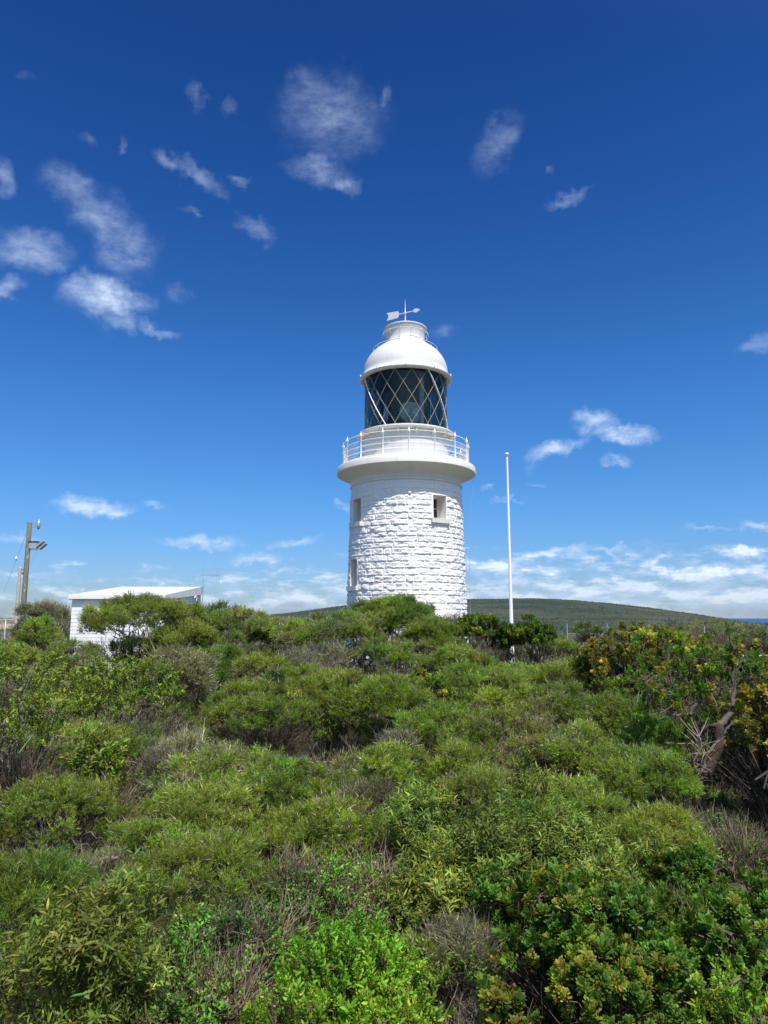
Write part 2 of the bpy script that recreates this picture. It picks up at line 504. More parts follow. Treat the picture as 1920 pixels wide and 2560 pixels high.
def ground_z(x, y):
    x = np.asarray(x, float); y = np.asarray(y, float)
    r = np.hypot(x, y); a = np.arctan2(x, y)
    z = 0.16 * (fbm(x * 0.35 + 9, y * 0.35 + 4, 0, 3) - 0.5) * sstep(r, 2, 5) * (1 - sstep(r, 60, 100))
    z = z * (1 - sstep(np.hypot(x - 1.1, y - 36), 8, 3))
    # nearer ridge on the right
    rr = np.exp(-((a - 0.37) / 0.13) ** 2) * sstep(r, 62, 115) * (1 - sstep(r, 120, 210))
    z = z + rr * 1.6
    ce = np.interp(a, _ca, _ce)
    e = sstep(r, 120, 900)
    crest = EYE + 900 * ce
    prof = -2.2 * sstep(r, 60, 170) * (1 - e)
    z = z + prof + crest * sstep(r, 170, 900) ** 1.25
    z = z - (crest + 95) * sstep(r, 930, 2300)
    z = z + sstep(r, 150, 400) * (fbm(x * 0.012, y * 0.012, 5, 4) - 0.5) * 5 * (1 - sstep(r, 600, 880))
    z = z + sstep(r, 300, 500) * (fbm(x * 0.2, y * 0.2, 8, 3) - 0.5) * 1.4
    return z


na = 420
aa = np.concatenate([np.linspace(-PI, -0.85, 40, endpoint=False), np.linspace(-0.85, 0.85, na), np.linspace(0.85, PI, 40)[1:]])
rs = np.concatenate([[0.0], np.geomspace(0.8, 3600, 230)])
X = rs[:, None] * np.sin(aa)[None]; Y = rs[:, None] * np.cos(aa)[None]
Z = ground_z(X, Y)
n = len(aa)
i = np.arange(n - 1)
Q = np.concatenate([np.stack([k * n + i, k * n + i + 1, (k + 1) * n + i + 1, (k + 1) * n + i], -1)[:, ::-1] for k in range(len(rs) - 1)])
mb = MB(); mb.add(np.stack([X, Y, Z], -1).reshape(-1, 3), q=Q)
tag(mb.build('ground', M_ground, smooth=True), kind='structure')
mb = MB(); lathe(mb, [(0.01, -60), (3000, -60), (12000, -60), (80000, -60)], 128)
tag(mb.build('sea', M_sea), kind='structure')


def strip(name, pts, w, m, dz, n=60):
    pts = np.array(pts, float)
    t = np.linspace(0, len(pts) - 1, n); k = np.minimum(t.astype(int), len(pts) - 2); f = (t - k)[:, None]
    p = pts[k] * (1 - f) + pts[k + 1] * f
    for _ in range(8): p[1:-1] = (p[:-2] + p[1:-1] + p[2:]) / 3
    d = np.gradient(p, axis=0); d /= np.linalg.norm(d, axis=1, keepdims=True)
    nrm = np.stack([-d[:, 1], d[:, 0]], 1)
    cols = np.linspace(-w / 2, w / 2, 7)
    P = p[:, None] + nrm[:, None] * cols[None, :, None]
    Zs = ground_z(P[..., 0], P[..., 1]) + dz
    V = np.concatenate([P, Zs[..., None]], -1).reshape(-1, 3)
    i = np.arange(6)
    Q = np.concatenate([np.stack([r * 7 + i, r * 7 + i + 1, (r + 1) * 7 + i + 1, (r + 1) * 7 + i], -1) for r in range(n - 1)])
    mb = MB(); mb.add(V, q=Q[:, ::-1])
    return tag(mb.build(name, m, smooth=True), kind='structure')
strip('path', [(-14, 27.0), (-4, 27.6), (4, 27.8), (9, 29.5), (16, 31), (30, 33)], 1.8, M_path, 0.05)
strip('road', [(18, 37.6), (20, 37.2), (30, 35.5), (55, 33)], 1.8, M_road, 0.06)

# ------------------------------------------------------------------ lighthouse
TX, TY = at(877, 1165 / K, 36)[0], 36.0
lh = empty('lighthouse', (TX, TY, 0), 'white painted round stone lighthouse with black glazed lantern rising behind the scrub', 'lighthouse')
ZS = 9.0
def tower_r(z): return 3.10 + (2.85 - 3.10) * (np.asarray(z) / ZS)
rs_ = np.random.default_rng(5)
WIN = [(rad(32.5), 7.10, 8.25, 0.76), (rad(-60), 7.05, 8.25, 0.80), (rad(-63), 3.90, 5.22, 0.78), (rad(150), 5.2, 6.4, 0.8)]
th = np.concatenate([np.arange(-PI * .62, PI * .62, 0.0062), np.arange(PI * .62, 2 * PI - PI * .62, 0.03)])
zz = np.arange(-0.1, ZS + 1e-6, 0.0185)
hw = []
for (a, z0, z1, w) in WIN:
    da = w / 2 / float(tower_r((z0 + z1) / 2)); hw.append(da)
    a_ = a if a > -PI * .62 else a + 2 * PI
    for e in (a_ - da, a_ + da): th[np.argmin(abs(th - e))] = e
    for e in (z0, z1): zz[np.argmin(abs(zz - e))] = e
th = np.sort(th); zz = np.sort(zz)
TH, ZZ = np.meshgrid(th, zz)
# courses and joints
rows = [-0.3]
while rows[-1] < ZS:
    rows.append(rows[-1] + rs_.choice([0.33, 0.28, 0.38, 0.22, 0.34, 0.26]))
rows = np.array(rows)
ri = np.clip(np.searchsorted(rows, ZZ, side='right') - 1, 0, len(rows) - 2)
dz_ = np.minimum(ZZ - rows[ri], rows[ri + 1] - ZZ)
dx_ = np.zeros_like(ZZ); bid = np.zeros(ZZ.shape, int)
circ = 2 * PI * 3.0
uu = (TH + 2 * PI) % (2 * PI) * 3.0
for r in range(len(rows) - 1):
    j = [rs_.uniform(0, 0.8)]
    while j[-1] < circ - 0.5: j.append(j[-1] + rs_.choice([0.42, 0.62, 0.78, 0.95, 1.1]))
    j = np.array(j[:-1] if circ + j[0] - j[-1] < 0.3 else j)
    jj = np.concatenate([[j[-1] - circ], j, [j[0] + circ]])
    m_ = ri == r
    k = np.clip(np.searchsorted(jj, uu[m_], side='right') - 1, 0, len(jj) - 2)
    dx_[m_] = np.minimum(uu[m_] - jj[k], jj[k + 1] - uu[m_]); bid[m_] = r * 97 + k
edge = np.minimum(dx_, dz_)
bro = rs_.random(97 * 200)[bid]; tl1 = rs_.normal(0, 1, 97 * 200)[bid]; tl2 = rs_.normal(0, 1, 97 * 200)[bid]
U = uu
n1 = fbm(U * 3.2 + bro * 31, ZZ * 5.0 + bro * 17, 1, 3)
rdg = 1 - np.abs(2 * fbm(U * 5 + bro * 11, ZZ * 8 + bro * 7, 3, 3) - 1)
fine = fbm(U * 17, ZZ * 22, 9, 2) - 0.5
cz = ZZ - (rows[ri] + rows[np.minimum(ri + 1, len(rows) - 1)]) / 2
rock = 0.016 + 0.030 * bro + 0.15 * (n1 - 0.42) + 0.055 * (rdg - 0.72) + 0.022 * fine - 0.06 * cz + 0.008 * tl1
rock = np.clip(rock, -0.004, 0.12)
pil = sstep(edge, 0.008, 0.05)
disp = rock * pil * .66 - 0.004 * (1 - sstep(edge, 0.0, 0.012))
# smoother dressed bands round each opening and in the top course
for (a, z0, z1, w), da in zip(WIN, hw):
    d_ = np.maximum(np.abs((TH - a + PI) % (2 * PI) - PI) * 3.0 - da * 3.0, np.maximum(z0 - ZZ, ZZ - z1))
    disp = np.where(d_ < 0.13, 0.03 * 0 + disp * sstep(d_, 0.04, 0.13) + 0.02 * (1 - sstep(d_, 0.04, 0.13)), disp)
disp = disp * (1 - 0.75 * sstep(ZZ, 8.45, 8.7))
RR = tower_r(ZZ) + disp
V = np.stack([RR * np.sin(TH), -RR * np.cos(TH), ZZ], -1).reshape(-1, 3)
nt_, nz_ = len(th), len(zz)
i = np.arange(nt_); j = (i + 1) % nt_
Qa = np.stack([np.stack([k * nt_ + i, k * nt_ + j, (k + 1) * nt_ + j, (k + 1) * nt_ + i], -1) for k in range(nz_ - 1)])
zc = (zz[:-1] + zz[1:]) / 2; thn = np.append(th[1:], th[0] + 2 * PI); tcn = (th + thn) / 2
keep = np.ones((nz_ - 1, nt_), bool)
for (a, z0, z1, w), da in zip(WIN, hw):
    ins = (np.abs((tcn - a + PI) % (2 * PI) - PI) < da)[None, :] & ((zc > z0) & (zc < z1))[:, None]
    keep &= ~ins
mb = MB(); mb.add(V, q=Qa[keep]); mb.build('stone_wall', M_stone, lh, smooth=True)


def fr(a, r, z, side=0.0):
    """point at radius r in direction a (0 = towards the viewer), moved sideways by side"""
    return np.array([r * math.sin(a) + side * math.cos(a), -r * math.cos(a) + side * math.sin(a), z])


for (a, z0, z1, w), da in zip(WIN, hw):
    W = empty('window', (0, 0, 0), None, None); W.parent = lh
    rr0 = float(tower_r((z0 + z1) / 2)) + 0.03
    ws = math.sin(da) * rr0; ro = rr0 * math.cos(da)
    ri_ = ro - 0.68
    mb = MB()
    o_ = [fr(a, ro + 0.004, z0, -ws), fr(a, ro + 0.004, z0, ws), fr(a, ro + 0.004, z1, ws), fr(a, ro + 0.004, z1, -ws)]
    n_ = [fr(a, ri_, z0, -ws * .93), fr(a, ri_, z0, ws * .93), fr(a, ri_, z1 - .03, ws * .93), fr(a, ri_, z1 - .03, -ws * .93)]
    mb.add(o_ + n_, q=[[0, 1, 5, 4], [1, 2, 6, 5], [2, 3, 7, 6], [3, 0, 4, 7]])
    mb.build('reveal', M_cream, W)
    mb = MB(); zm = (z0 + z1) / 2; h = (z1 - z0) / 2
    Mr = Matrix.Rotation(a, 3, 'Z')
    for (sx, sz, hx, hz) in ((-ws * .93 + .015, 0, .015, h), (ws * .93 - .02, 0, .02, h), (0, -h + .03, ws * .93, .03), (0, h - .06, ws * .93, .03), (0, 0, ws * .9, .014)):
        box(mb, fr(a, ri_ + .03, zm + sz, sx), (hx, 0.028, hz), Mr)
    mb.build('frame', M_cream, W)
    mb = MB(); box(mb, fr(a, ri_ + 0.004, zm), (ws * .93, .004, h), Mr); mb.build('pane', simple('window_glass', (0.03, 0.025, 0.025), 0.08) if 'wg' not in globals() else wg, W)
    mb = MB(); box(mb, fr(a, ro - 0.12, z0 - 0.115), (ws + 0.17, 0.27, 0.11), Mr)
    mb.build('sill', M_white, W)

# string course, cove and gallery slab
mb = MB(); lathe(mb, [(2.80, 8.98), (2.90, 8.98), (2.925, 9.005), (2.925, 9.04), (2.90, 9.065), (2.84, 9.07)], 128); mb.build('string_course', M_cream, lh, smooth=False)
cove = [(2.82, 9.06), (2.86, 9.14)]
for k in range(12):
    t = k / 11
    cove.append((2.88 + 0.62 * (t ** 1.7), 9.18 + 0.46 * t))
prof = cove + [(3.52, 9.655), (3.585, 9.67), (3.61, 9.70), (3.61, 9.98), (3.59, 10.02), (3.55, 10.04), (2.0, 10.06)]
mb = MB(); lathe(mb, prof, 160); o = mb.build('gallery', M_cream, lh, smooth=True)
mm = o.modifiers.new('split', 'EDGE_SPLIT'); mm.split_angle = rad(28)

# railing
NP = 16
for k in range(NP):
    a = k * 2 * PI / NP + rad(0.8)
    mb = MB(); p = fr(a, 3.29, 0)
    lathe(mb, [(0.075, 10.03), (0.075, 10.09), (0.05, 10.11), (0.042, 10.2), (0.036, 11.15), (0.055, 11.18), (0.07, 11.23), (0.072, 11.27), (0.05, 11.33), (0.028, 11.36), (0.03, 11.39), (0.018, 11.43), (0.002, 11.50)], 10, (p[0], p[1]))
    mb.build('post', M_metalw, lh, smooth=True)
def ring(mb, r, z, t, seg=128, sides=6, c=(0, 0)):
    pr = [(r + t * math.cos(q), z + t * math.sin(q)) for q in np.linspace(0, 2 * PI, sides + 1)]
    lathe(mb, pr, seg, c)
mb = MB()
for z, t in ((11.29, .020), (10.98, .016), (10.70, .016), (10.42, .016), (10.15, .018)): ring(mb, 3.29, z, t)
for k in range(NP):          # intermediate thin stanchions
    a = (k + .25) * 2 * PI / NP + rad(0.8)
    if k % 2: bar(mb, fr(a, 3.25, 10.05), fr(a, 3.25, 11.0), 0.008, 5)
mb.build('railing', M_metalw, lh, smooth=True)
mb = MB()
nw = 300; tt = np.linspace(0, 1, 9)
for s in (1, -1):
    A = (np.arange(nw) * 2 * PI / nw)[:, None] + s * (0.80 / 3.25) * tt[None]
    P = np.stack([3.255 * np.sin(A), -3.255 * np.cos(A), np.broadcast_to(10.16 + 0.80 * tt, A.shape)], -1)
    tubes(mb, P, np.full(A.shape, 0.0026), 3)
mb.build('wire_mesh', M_metalw, lh)

# lantern base, catwalk, brackets
mb = MB(); lathe(mb, [(2.30, 10.05), (2.30, 10.16), (2.25, 10.20), (2.25, 11.72), (2.2, 11.74)], 128); mb.build('lantern_base', M_white, lh)
mb = MB(); lathe(mb, [(2.15, 11.71), (2.50, 11.71), (2.56, 11.73), (2.57, 11.76), (2.57, 11.82), (2.54, 11.84), (2.18, 11.85), (2.18, 11.90), (2.10, 11.92)], 128); mb.build('catwalk', M_cream, lh)
for k in range(16):
    a = (k + .5) * 2 * PI / 16
    mb = MB(); r0, r1, z0, z1 = 2.252, 2.53, 11.44, 11.708
    v = []
    for s in (-.022, .022): v += [fr(a, r0, z0, s), fr(a, r0, z1, s), fr(a, r1, z1, s), fr(a, r1, z1 - .05, s)]
    mb.add(v, q=[[0, 1, 2, 3], [7, 6, 5, 4], [0, 3, 7, 4], [3, 2, 6, 7], [1, 5, 6, 2], [0, 4, 5, 1]])
    mb.build('bracket', M_cream, lh)
# glazing
GL0, GL1, GR = 11.90, 14.95, 2.17
mb = MB(); lathe(mb, [(GR - .012, GL0), (GR - .012, GL1)], 128); mb.build('lantern_glass', M_glass, lh)
mb = MB(); tt = np.linspace(0, 1, 25)
rise = (GL1 - GL0)
for s in (1, -1):
    A = (np.arange(16) * 2 * PI / 16 + rad(6.3) + (0 if s > 0 else 0))[:, None] + s * (2 * 2 * PI / 16 + 0.07) * (tt[None] - .5)
    P = np.stack([GR * np.sin(A), -GR * np.cos(A), np.broadcast_to(GL0 + rise * tt, A.shape)], -1)
    tubes(mb, P, np.full(A.shape, 0.019), 4)
ring(mb, GR, GL0 + .02, .03); ring(mb, GR, GL1 - .02, .04)
mb.build('glazing_bars', M_bar, lh)
# outside ladder rails that wind across the glass
for a0 in (-74, 27, 118, 212):
    mb = MB(); t2 = np.linspace(0, 1, 20)
    A = rad(a0) + rad(47) * t2; Rr = GR + .10 + 0.02 * np.sin(t2 * PI)
    P = np.stack([Rr * np.sin(A), -Rr * np.cos(A), 14.92 - (14.92 - 11.84) * t2], -1)
    tubes(mb, [P], [np.full(20, 0.026)], 8)
    for q in (5, 10, 15): tubes(mb, [[P[q], P[q] * np.array([.955, .955, 1])]], [[.014, .014]], 5)
    mb.build('slanting_handrail', M_metalw, lh, smooth=True)
# floor and lining so that the lantern has a dark inside
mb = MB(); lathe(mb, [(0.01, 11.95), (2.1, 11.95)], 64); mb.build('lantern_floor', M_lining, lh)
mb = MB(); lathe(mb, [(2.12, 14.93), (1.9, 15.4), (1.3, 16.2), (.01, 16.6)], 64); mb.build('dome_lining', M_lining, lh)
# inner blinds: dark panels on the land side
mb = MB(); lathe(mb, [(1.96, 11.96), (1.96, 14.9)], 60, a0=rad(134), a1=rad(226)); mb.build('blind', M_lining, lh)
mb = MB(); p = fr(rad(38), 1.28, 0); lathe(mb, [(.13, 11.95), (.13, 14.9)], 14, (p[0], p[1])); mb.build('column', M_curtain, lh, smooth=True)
# lens: stack of prism rings with round bullseye panels
LZ = 13.25
pr = [(0.02, 11.96), (.62, 11.96), (.62, 12.1), (.5, 12.12), (.5, 12.42), (.95, 12.46)]
z = 12.46
for k in range(17):
    rr_ = 1.12 * math.cos((z - LZ) / 1.55) ** .6 + .03
    pr += [(rr_ - .07, z), (rr_, z + .035), (rr_ - .05, z + .092)]; z += .1
pr += [(.02, z + .05)]
mb = MB(); lathe(mb, pr, 16); lens = mb.build('lens', M_lens, lh)
for a in (rad(12), rad(102), rad(192), rad(282)):
    mb = MB(); prr = []
    for q in range(9):
        r_ = .60 * (1 - q / 9); prr += [(r_, .05 * q / 3), (r_ - .02, .05 * q / 3 + .03)]
    prr.append((.005, .22))
    lathe(mb, prr, 32)
    v = np.concatenate(mb.V); Mx = np.array(Matrix.Rotation(a, 3, 'Z') @ Matrix.Rotation(PI / 2, 3, 'X'))
    v = v @ Mx.T + fr(a, 1.08, 12.85); mb.V = [v]
    mb.build('bullseye', M_bull, lens)
# dome
dome = [(2.10, 14.86), (2.30, 14.78), (2.40, 14.80), (2.455, 14.86), (2.46, 14.92), (2.42, 14.96), (2.36, 15.02), (2.30, 15.10), (2.26, 15.2)]
for k in range(15):
    t = rad(5 + 57 * k / 14)
    dome.append((2.24 * math.cos(t) + 0.02, 15.2 + 1.87 * math.sin(t)))
dome += [(1.06, 16.86)]
mb = MB(); lathe(mb, dome, 128); o = mb.build('dome', M_white, lh, smooth=True)
mm = o.modifiers.new('split', 'EDGE_SPLIT'); mm.split_angle = rad(40)
mb = MB(); lathe(mb, [(1.09, 16.78), (1.16, 16.82), (1.16, 16.87), (1.09, 16.92), (1.04, 17.0), (1.03, 17.2), (1.05, 17.4), (1.09, 17.55), (1.12, 17.60), (1.12, 17.70), (1.17, 17.72), (1.17, 17.77), (1.12, 17.80), (.9, 17.85), (.4, 17.93), (.01, 17.95)], 96)
o = mb.build('ventilator', M_white, lh, smooth=True); mm = o.modifiers.new('split', 'EDGE_SPLIT'); mm.split_angle = rad(35)
mb = MB(); ring(mb, 1.74, 16.58, .010)
for k in range(16):
    a = (k + .3) * 2 * PI / 16; bar(mb, fr(a, 1.66, 16.42), fr(a, 1.74, 16.58), .012, 5)
mb.build('dome_handrail', M_metalw, lh, smooth=True)
mb = MB(); ring(mb, 1.25, 17.42, .012)
for k in range(12):
    a = (k + .5) * 2 * PI / 12; bar(mb, fr(a, 1.08, 17.56), fr(a, 1.25, 17.42), .009, 5); bar(mb, fr(a, 1.25, 17.42), fr(a, 1.1, 17.2), .009, 5)
mb.build('vent_handrail', M_metalw, lh, smooth=True)
rr_ = random.Random(3)   # gutter studs
for k in range(10):
    mb = MB(); a = k * 2 * PI / 10 + .6; p = fr(a, 2.49, 14.93); box(mb, p, (.02, .03, .05), Matrix.Rotation(a, 3, 'Z'))
    mb.build('gutter_lug', M_white, lh)
# weather vane
wv_ = empty('weather_vane', (0, 0, 0), None, None); wv_.parent = lh
mb = MB(); lathe(mb, [(.12, 17.93), (.10, 18.02), (.05, 18.15), (.038, 18.35), (.034, 18.66), (.06, 18.70), (.06, 18.78), (.03, 18.82), (.022, 19.1), (.004, 19.52)], 12); mb.build('spindle', M_white, wv_, smooth=True)
ad = Vector((math.cos(rad(-28)), math.sin(rad(-28)), 0)); side = Vector((0, 0, 1)); tn = Vector((-ad.y, ad.x, 0))
def flat(mb, pts, th_):
    n = len(pts); v = []
    for s in (-th_, th_):
        for (u, w) in pts: v.append(Vector((0, 0, 18.74)) + ad * u + side * w + tn * s)
    v = np.array([list(p) for p in v])
    c0 = v[:n].mean(0); c1 = v[n:].mean(0)
    V_ = np.vstack([v, c0, c1]); i = list(range(n))
    mb.add(V_, t=[[a, (a + 1) % n, 2 * n] for a in i] + [[n + (a + 1) % n, n + a, 2 * n + 1] for a in i], q=[[a, (a + 1) % n, n + (a + 1) % n, n + a] for a in i])
mb = MB(); flat(mb, [(-.36, .02), (-.45, .19), (-1.14, .22), (-1.02, .06), (-1.06, 0), (-1.02, -.06), (-1.14, -.22), (-.45, -.19), (-.36, -.02)], .018)
mb.build('vane_tail', M_white, wv_)
mb = MB(); bar(mb, Vector((0, 0, 18.74)) + ad * -.5, Vector((0, 0, 18.74)) + ad * .55, .026, 8)
flat(mb, [(.50, .04), (.56, .10), (.70, .09), (.90, 0), (.70, -.09), (.56, -.10), (.50, -.04)], .035)
mb.build('vane_arrow', M_white, wv_, smooth=False)
# lightning cable down the right side, gallery aerial
mb = MB()
cp = [fr(rad(88), 3.62, 9.9), fr(rad(88), 3.5, 9.2), fr(rad(88), 3.25, 7.0), fr(rad(88), 3.22, 4.0), fr(rad(88), 3.25, 0.3)]
tubes(mb, [cp], [np.full(5, .008)], 5); bar(mb, fr(rad(88), 3.6, 9.75), fr(rad(88), 3.70, 9.9), .012, 5)
bar(mb, fr(rad(88), 2.9, 5.9), fr(rad(88), 3.26, 5.9), .012, 5)
mb.build('earthing_cable', M_grey, lh)
# small gabled hood on the front right of the base
pa = rad(29); Mr = Matrix.Rotation(pa, 3, 'Z')
mb = MB(); box(mb, fr(pa, 3.28, 1.1), (.42, .42, 1.2), Mr)
mb.build('porch', M_cream, lh)
mb = MB(); v = []
for r_ in (2.85, 3.78):
    v += [fr(pa, r_, 2.28, -.50), fr(pa, r_, 2.28, .50), fr(pa, r_, 2.36, .50), fr(pa, r_, 2.66, 0), fr(pa, r_, 2.36, -.50)]
mb.add(v, q=[[0, 1, 2, 4], [5, 9, 7, 6], [1, 6, 7, 2], [2, 7, 8, 3], [3, 8, 9, 4], [4, 9, 5, 0], [0, 5, 6, 1]], t=[[2, 3, 4], [7, 9, 8]])
mb.build('porch_roof', M_cream, lh)

# ------------------------------------------------------------------ flagpole
x, y, z, t = at(1107, 1430, 32.5); zt = at(1095, 978, 32.5)[2]
fp = empty('flagpole', (x, y, 0), 'slender tapering white flagpole with a small round cap, right of the lighthouse', 'flagpole')
mb = MB(); lathe(mb, [(.13, 0), (.13, .5), (.095, .55), (.08, 3.0), (.065, 5.5), (.046, zt - .15)], 16); mb.build('pole', M_metalw, fp, smooth=True)
mb = MB(); lathe(mb, [(.03, zt - .16), (.085, zt - .13), (.10, zt - .07), (.075, zt - .01), (.01, zt + .01)], 14); mb.build('cap', M_cream, fp, smooth=True)
mb = MB(); box(mb, (0, -.10, 1.3), (.02, .03, .09)); mb.build('cleat', M_grey, fp)

# ------------------------------------------------------------------ shed
S = 1659 / 640 * 1.0       # crop 3 scale back to photograph pixels
def c3(px, py, D): return at(px / 2.592 / K, (1280 + py / 2.592) / K, D)
fl = c3(452, 543, 29.0); frr = c3(1062, 545, 29.0); bl = c3(800, 488, 35.0); br = c3(1322, 487, 35.0)
x0, x1 = fl[0], frr[0]; zf, zb = fl[2], (bl[2] + br[2]) / 2; xb1 = br[0]
x1 = (x1 + xb1) / 2; y0, y1 = 29.0, 35.0
sh = empty('shed', ((x0 + x1) / 2, (y0 + y1) / 2, 0), 'low white shed with a sloping skillion roof behind the umbrella shaped tree', 'shed')
ox, oy = (x0 + x1) / 2, (y0 + y1) / 2
hx, hy = (x1 - x0) / 2 - .06, (y1 - y0) / 2 - .13
slope = (zb - zf) / (y1 - y0)
def roofz(yl): return zf + (yl + (y1 - y0) / 2) * slope
mb = MB()
# weatherboard walls: each board a shallow wedge standing 12 mm proud at its lower edge
def board_wall(mb, p0, p1, nrm, ztop0, ztop1, bh=.155):
    z = 0.0
    L_ = 24
    s = np.linspace(0, 1, L_)
    n_b = int(max(ztop0, ztop1) / bh) + 1
    for k in range(n_b):
        za, zb_ = k * bh, (k + 1) * bh
        top = ztop0 + (ztop1 - ztop0) * s
        a = np.minimum(za, top); b = np.minimum(zb_, top)
        P = np.array(p0)[None] + (np.array(p1) - np.array(p0))[None] * s[:, None]
        lo = np.column_stack([P + np.array(nrm)[None] * .008, a]); hi = np.column_stack([P, b])
        un = np.column_stack([P, a])
        V_ = np.concatenate([lo, hi, un]); i = np.arange(L_ - 1)
        mb.add(V_, q=np.concatenate([np.stack([i, i + 1, L_ + i + 1, L_ + i], -1), np.stack([2 * L_ + i, 2 * L_ + i + 1, i + 1, i], -1)]))
zt0 = roofz(-hy) - .10; zt1 = roofz(hy) - .10
board_wall(mb, (-hx, -hy), (hx, -hy), (0, -1), zt0, zt0)
board_wall(mb, (hx, -hy), (hx, hy), (1, 0), zt0, zt1)
board_wall(mb, (hx, hy), (-hx, hy), (0, 1), zt1, zt1)
board_wall(mb, (-hx, hy), (-hx, -hy), (-1, 0), zt1, zt0)
mb.build('wall', M_shed, sh)
mb = MB(); hxr, hyr = (x1 - x0) / 2, (y1 - y0) / 2
nc = 90; xs = np.linspace(-hxr, hxr, nc); cor = .012 * np.sin(xs * 2 * PI / .19)
V_ = np.concatenate([np.column_stack([xs, np.full(nc, -hyr), zf + cor + .02]), np.column_stack([xs, np.full(nc, hyr), zb + cor + .02]),
                     np.column_stack([xs, np.full(nc, -hyr), zf + cor - .02]), np.column_stack([xs, np.full(nc, hyr), zb + cor - .02])])
i = np.arange(nc - 1)
mb.add(V_, q=np.concatenate([np.stack([i, i + 1, nc + i + 1, nc + i], -1), np.stack([3 * nc + i, 3 * nc + i + 1, 2 * nc + i + 1, 2 * nc + i], -1), np.stack([2 * nc + i, 2 * nc + i + 1, i + 1, i], -1)]))
mb.build('roof', M_white, sh)
mb = MB()
box(mb, (0, -hyr - .02, zf - .05), (hxr + .03, .02, .075))
mb.build('gutter', M_shed, sh)
for s in (-1, 1):
    mb = MB(); v = []
    for (sx) in (s * (hxr + .002), s * (hxr + .03)):
        v += [(sx, -hyr, zf + .045), (sx, hyr, zb + .045), (sx, hyr, zb - .36), (sx, -hyr, zf - .16)]
    mb.add(v, q=[[0, 1, 2, 3], [7, 6, 5, 4], [0, 4, 5, 1], [3, 2, 6, 7], [0, 3, 7, 4], [1, 5, 6, 2]]); mb.build('barge_board', M_shed, sh)
mb = MB(); box(mb, (-hx + .62, -hy - .03, zf - .62), (.11, .03, .06)); mb.build('vent', M_grey, sh)
mb = MB(); bar(mb, (hx + .05, hy - 1.0, 0), (hx + .05, hy - 1.0, zt1 - .2), .04, 8); bar(mb, (hx + .05, hy - 1.0, zt1 - .3), (hx + .12, hy - 1.6, zt1 - .45), .03, 8); mb.build('downpipe', M_shed, sh)
mb = MB(); box(mb, (hx + .06, -.2, 2.9), (.05, .13, .12)); mb.build('wall_lamp', M_grey, sh)
# antenna on the back right corner
ax, ay = x1 + .10, 34.6
antn = empty('antenna', (ax, ay, 0), 'thin television antenna mast with a side boom and upright loop at the shed corner', 'antenna')
t_top = c3(1330, 300, ay)[2]
mb = MB(); bar(mb, (0, 0, 0), (0, 0, t_top - 1.0), .024, 8); bar(mb, (0, 0, t_top - 1.0), (0, 0, t_top), .008, 6); mb.build('mast', M_galv, antn)
zb_ = c3(1330, 408, ay)[2]; xb_ = c3(1418, 408, ay)[0] - c3(1330, 408, ay)[0]; xl_ = .12
mb = MB(); bar(mb, (-.12, 0, zb_), (xb_ + .1, 0, zb_), .014, 6); mb.build('boom', M_bar, antn)
z_a = c3(1418, 365, ay)[2]; z_b = c3(1418, 460, ay)[2]
mb = MB()
lp = [(xb_ - .02, 0, z_a), (xb_ + .03, 0, z_a + .03), (xb_ + .10, 0, z_a - .02), (xb_ + .11, 0, zb_), (xb_ + .09, 0, z_b), (xb_ + .03, 0, z_b - .02), (xb_ - .01, 0, z_b + .05), (xb_ - .02, 0, z_a)]
tubes(mb, [lp], [np.full(8, .011)], 6); mb.build('dipole', M_galv, antn)

# ------------------------------------------------------------------ utility poles
def c6(px, py, D): return at(px / 5.979 / K, (1230 + py / 5.979) / K, D)
D = 40.0
xp, _, _, _ = c6(345, 1780, D); zt = c6(440, 445, D)[2]
up = empty('utility_pole', (xp, D, 0), 'weathered greenish wooden power pole with lichen and two metal fittings on its side', 'utility pole')
mb = MB(); lathe(mb, [(.16, 0), (.155, 2), (.145, 4), (.13, 6.5), (.125, zt - .04), (.11, zt), (.01, zt + .01)], 20); mb.build('pole', M_pole, up, smooth=True)
def L(px, py): q = c6(px, py, D - .1); return (q[0] - xp, -.1, q[2])
lz = L(545, 490)[2]
mb = MB(); bar(mb, (.1, 0, lz + .13), (.50, 0, lz + .13), .02, 6); bar(mb, (.1, 0, lz - .12), (.50, 0, lz - .12), .02, 6); bar(mb, (.30, 0, lz + .13), (.30, 0, lz - .12), .02, 6); mb.build('bracket', M_galv, up)
mb = MB(); lathe(mb, [(.01, -.26), (.07, -.2), (.10, -.05), (.10, .1), (.08, .2), (.04, .24), (.02, .25), (.012, .42)], 14, (.52, 0)); v = np.concatenate(mb.V); v[:, 2] += lz; mb.V = [v]; mb.build('lamp_head', M_galv, up, smooth=True)
bz = L(510, 800)[2]
mb = MB(); box(mb, (.33, 0, bz), (.22, .12, .16)); mb.build('control_box', M_grey, up)
mb = MB(); box(mb, (.33, 0, bz + .22), (.26, .14, .03)); mb.build('box_lid', M_dark, up)
for (dx_, dz2) in ((.72, .10), (.86, -.04)):
    mb = MB(); box(mb, (dx_, 0, bz + dz2), (.24, .16, .035), Matrix.Rotation(rad(-42), 3, 'Y')); mb.build('floodlight', M_galv, up)
mb = MB(); bar(mb, (.5, 0, bz - .2), (.8, 0, bz - .1), .02, 6); bar(mb, (.1, 0, bz - .24), (.52, 0, bz - .24), .02, 6)
bar(mb, (.56, 0, bz - .25), (.16, 0, bz - 1.2), .006, 4); mb.build('floodlight_arm', M_galv, up)
D2 = 58.0
xq = c6(240, 1950, D2)[0]; zt2 = c6(290, 1120, D2)[2]
p2 = empty('post', (xq, D2, -.3), 'plain pale grey post standing left of the wooden power pole', 'post')
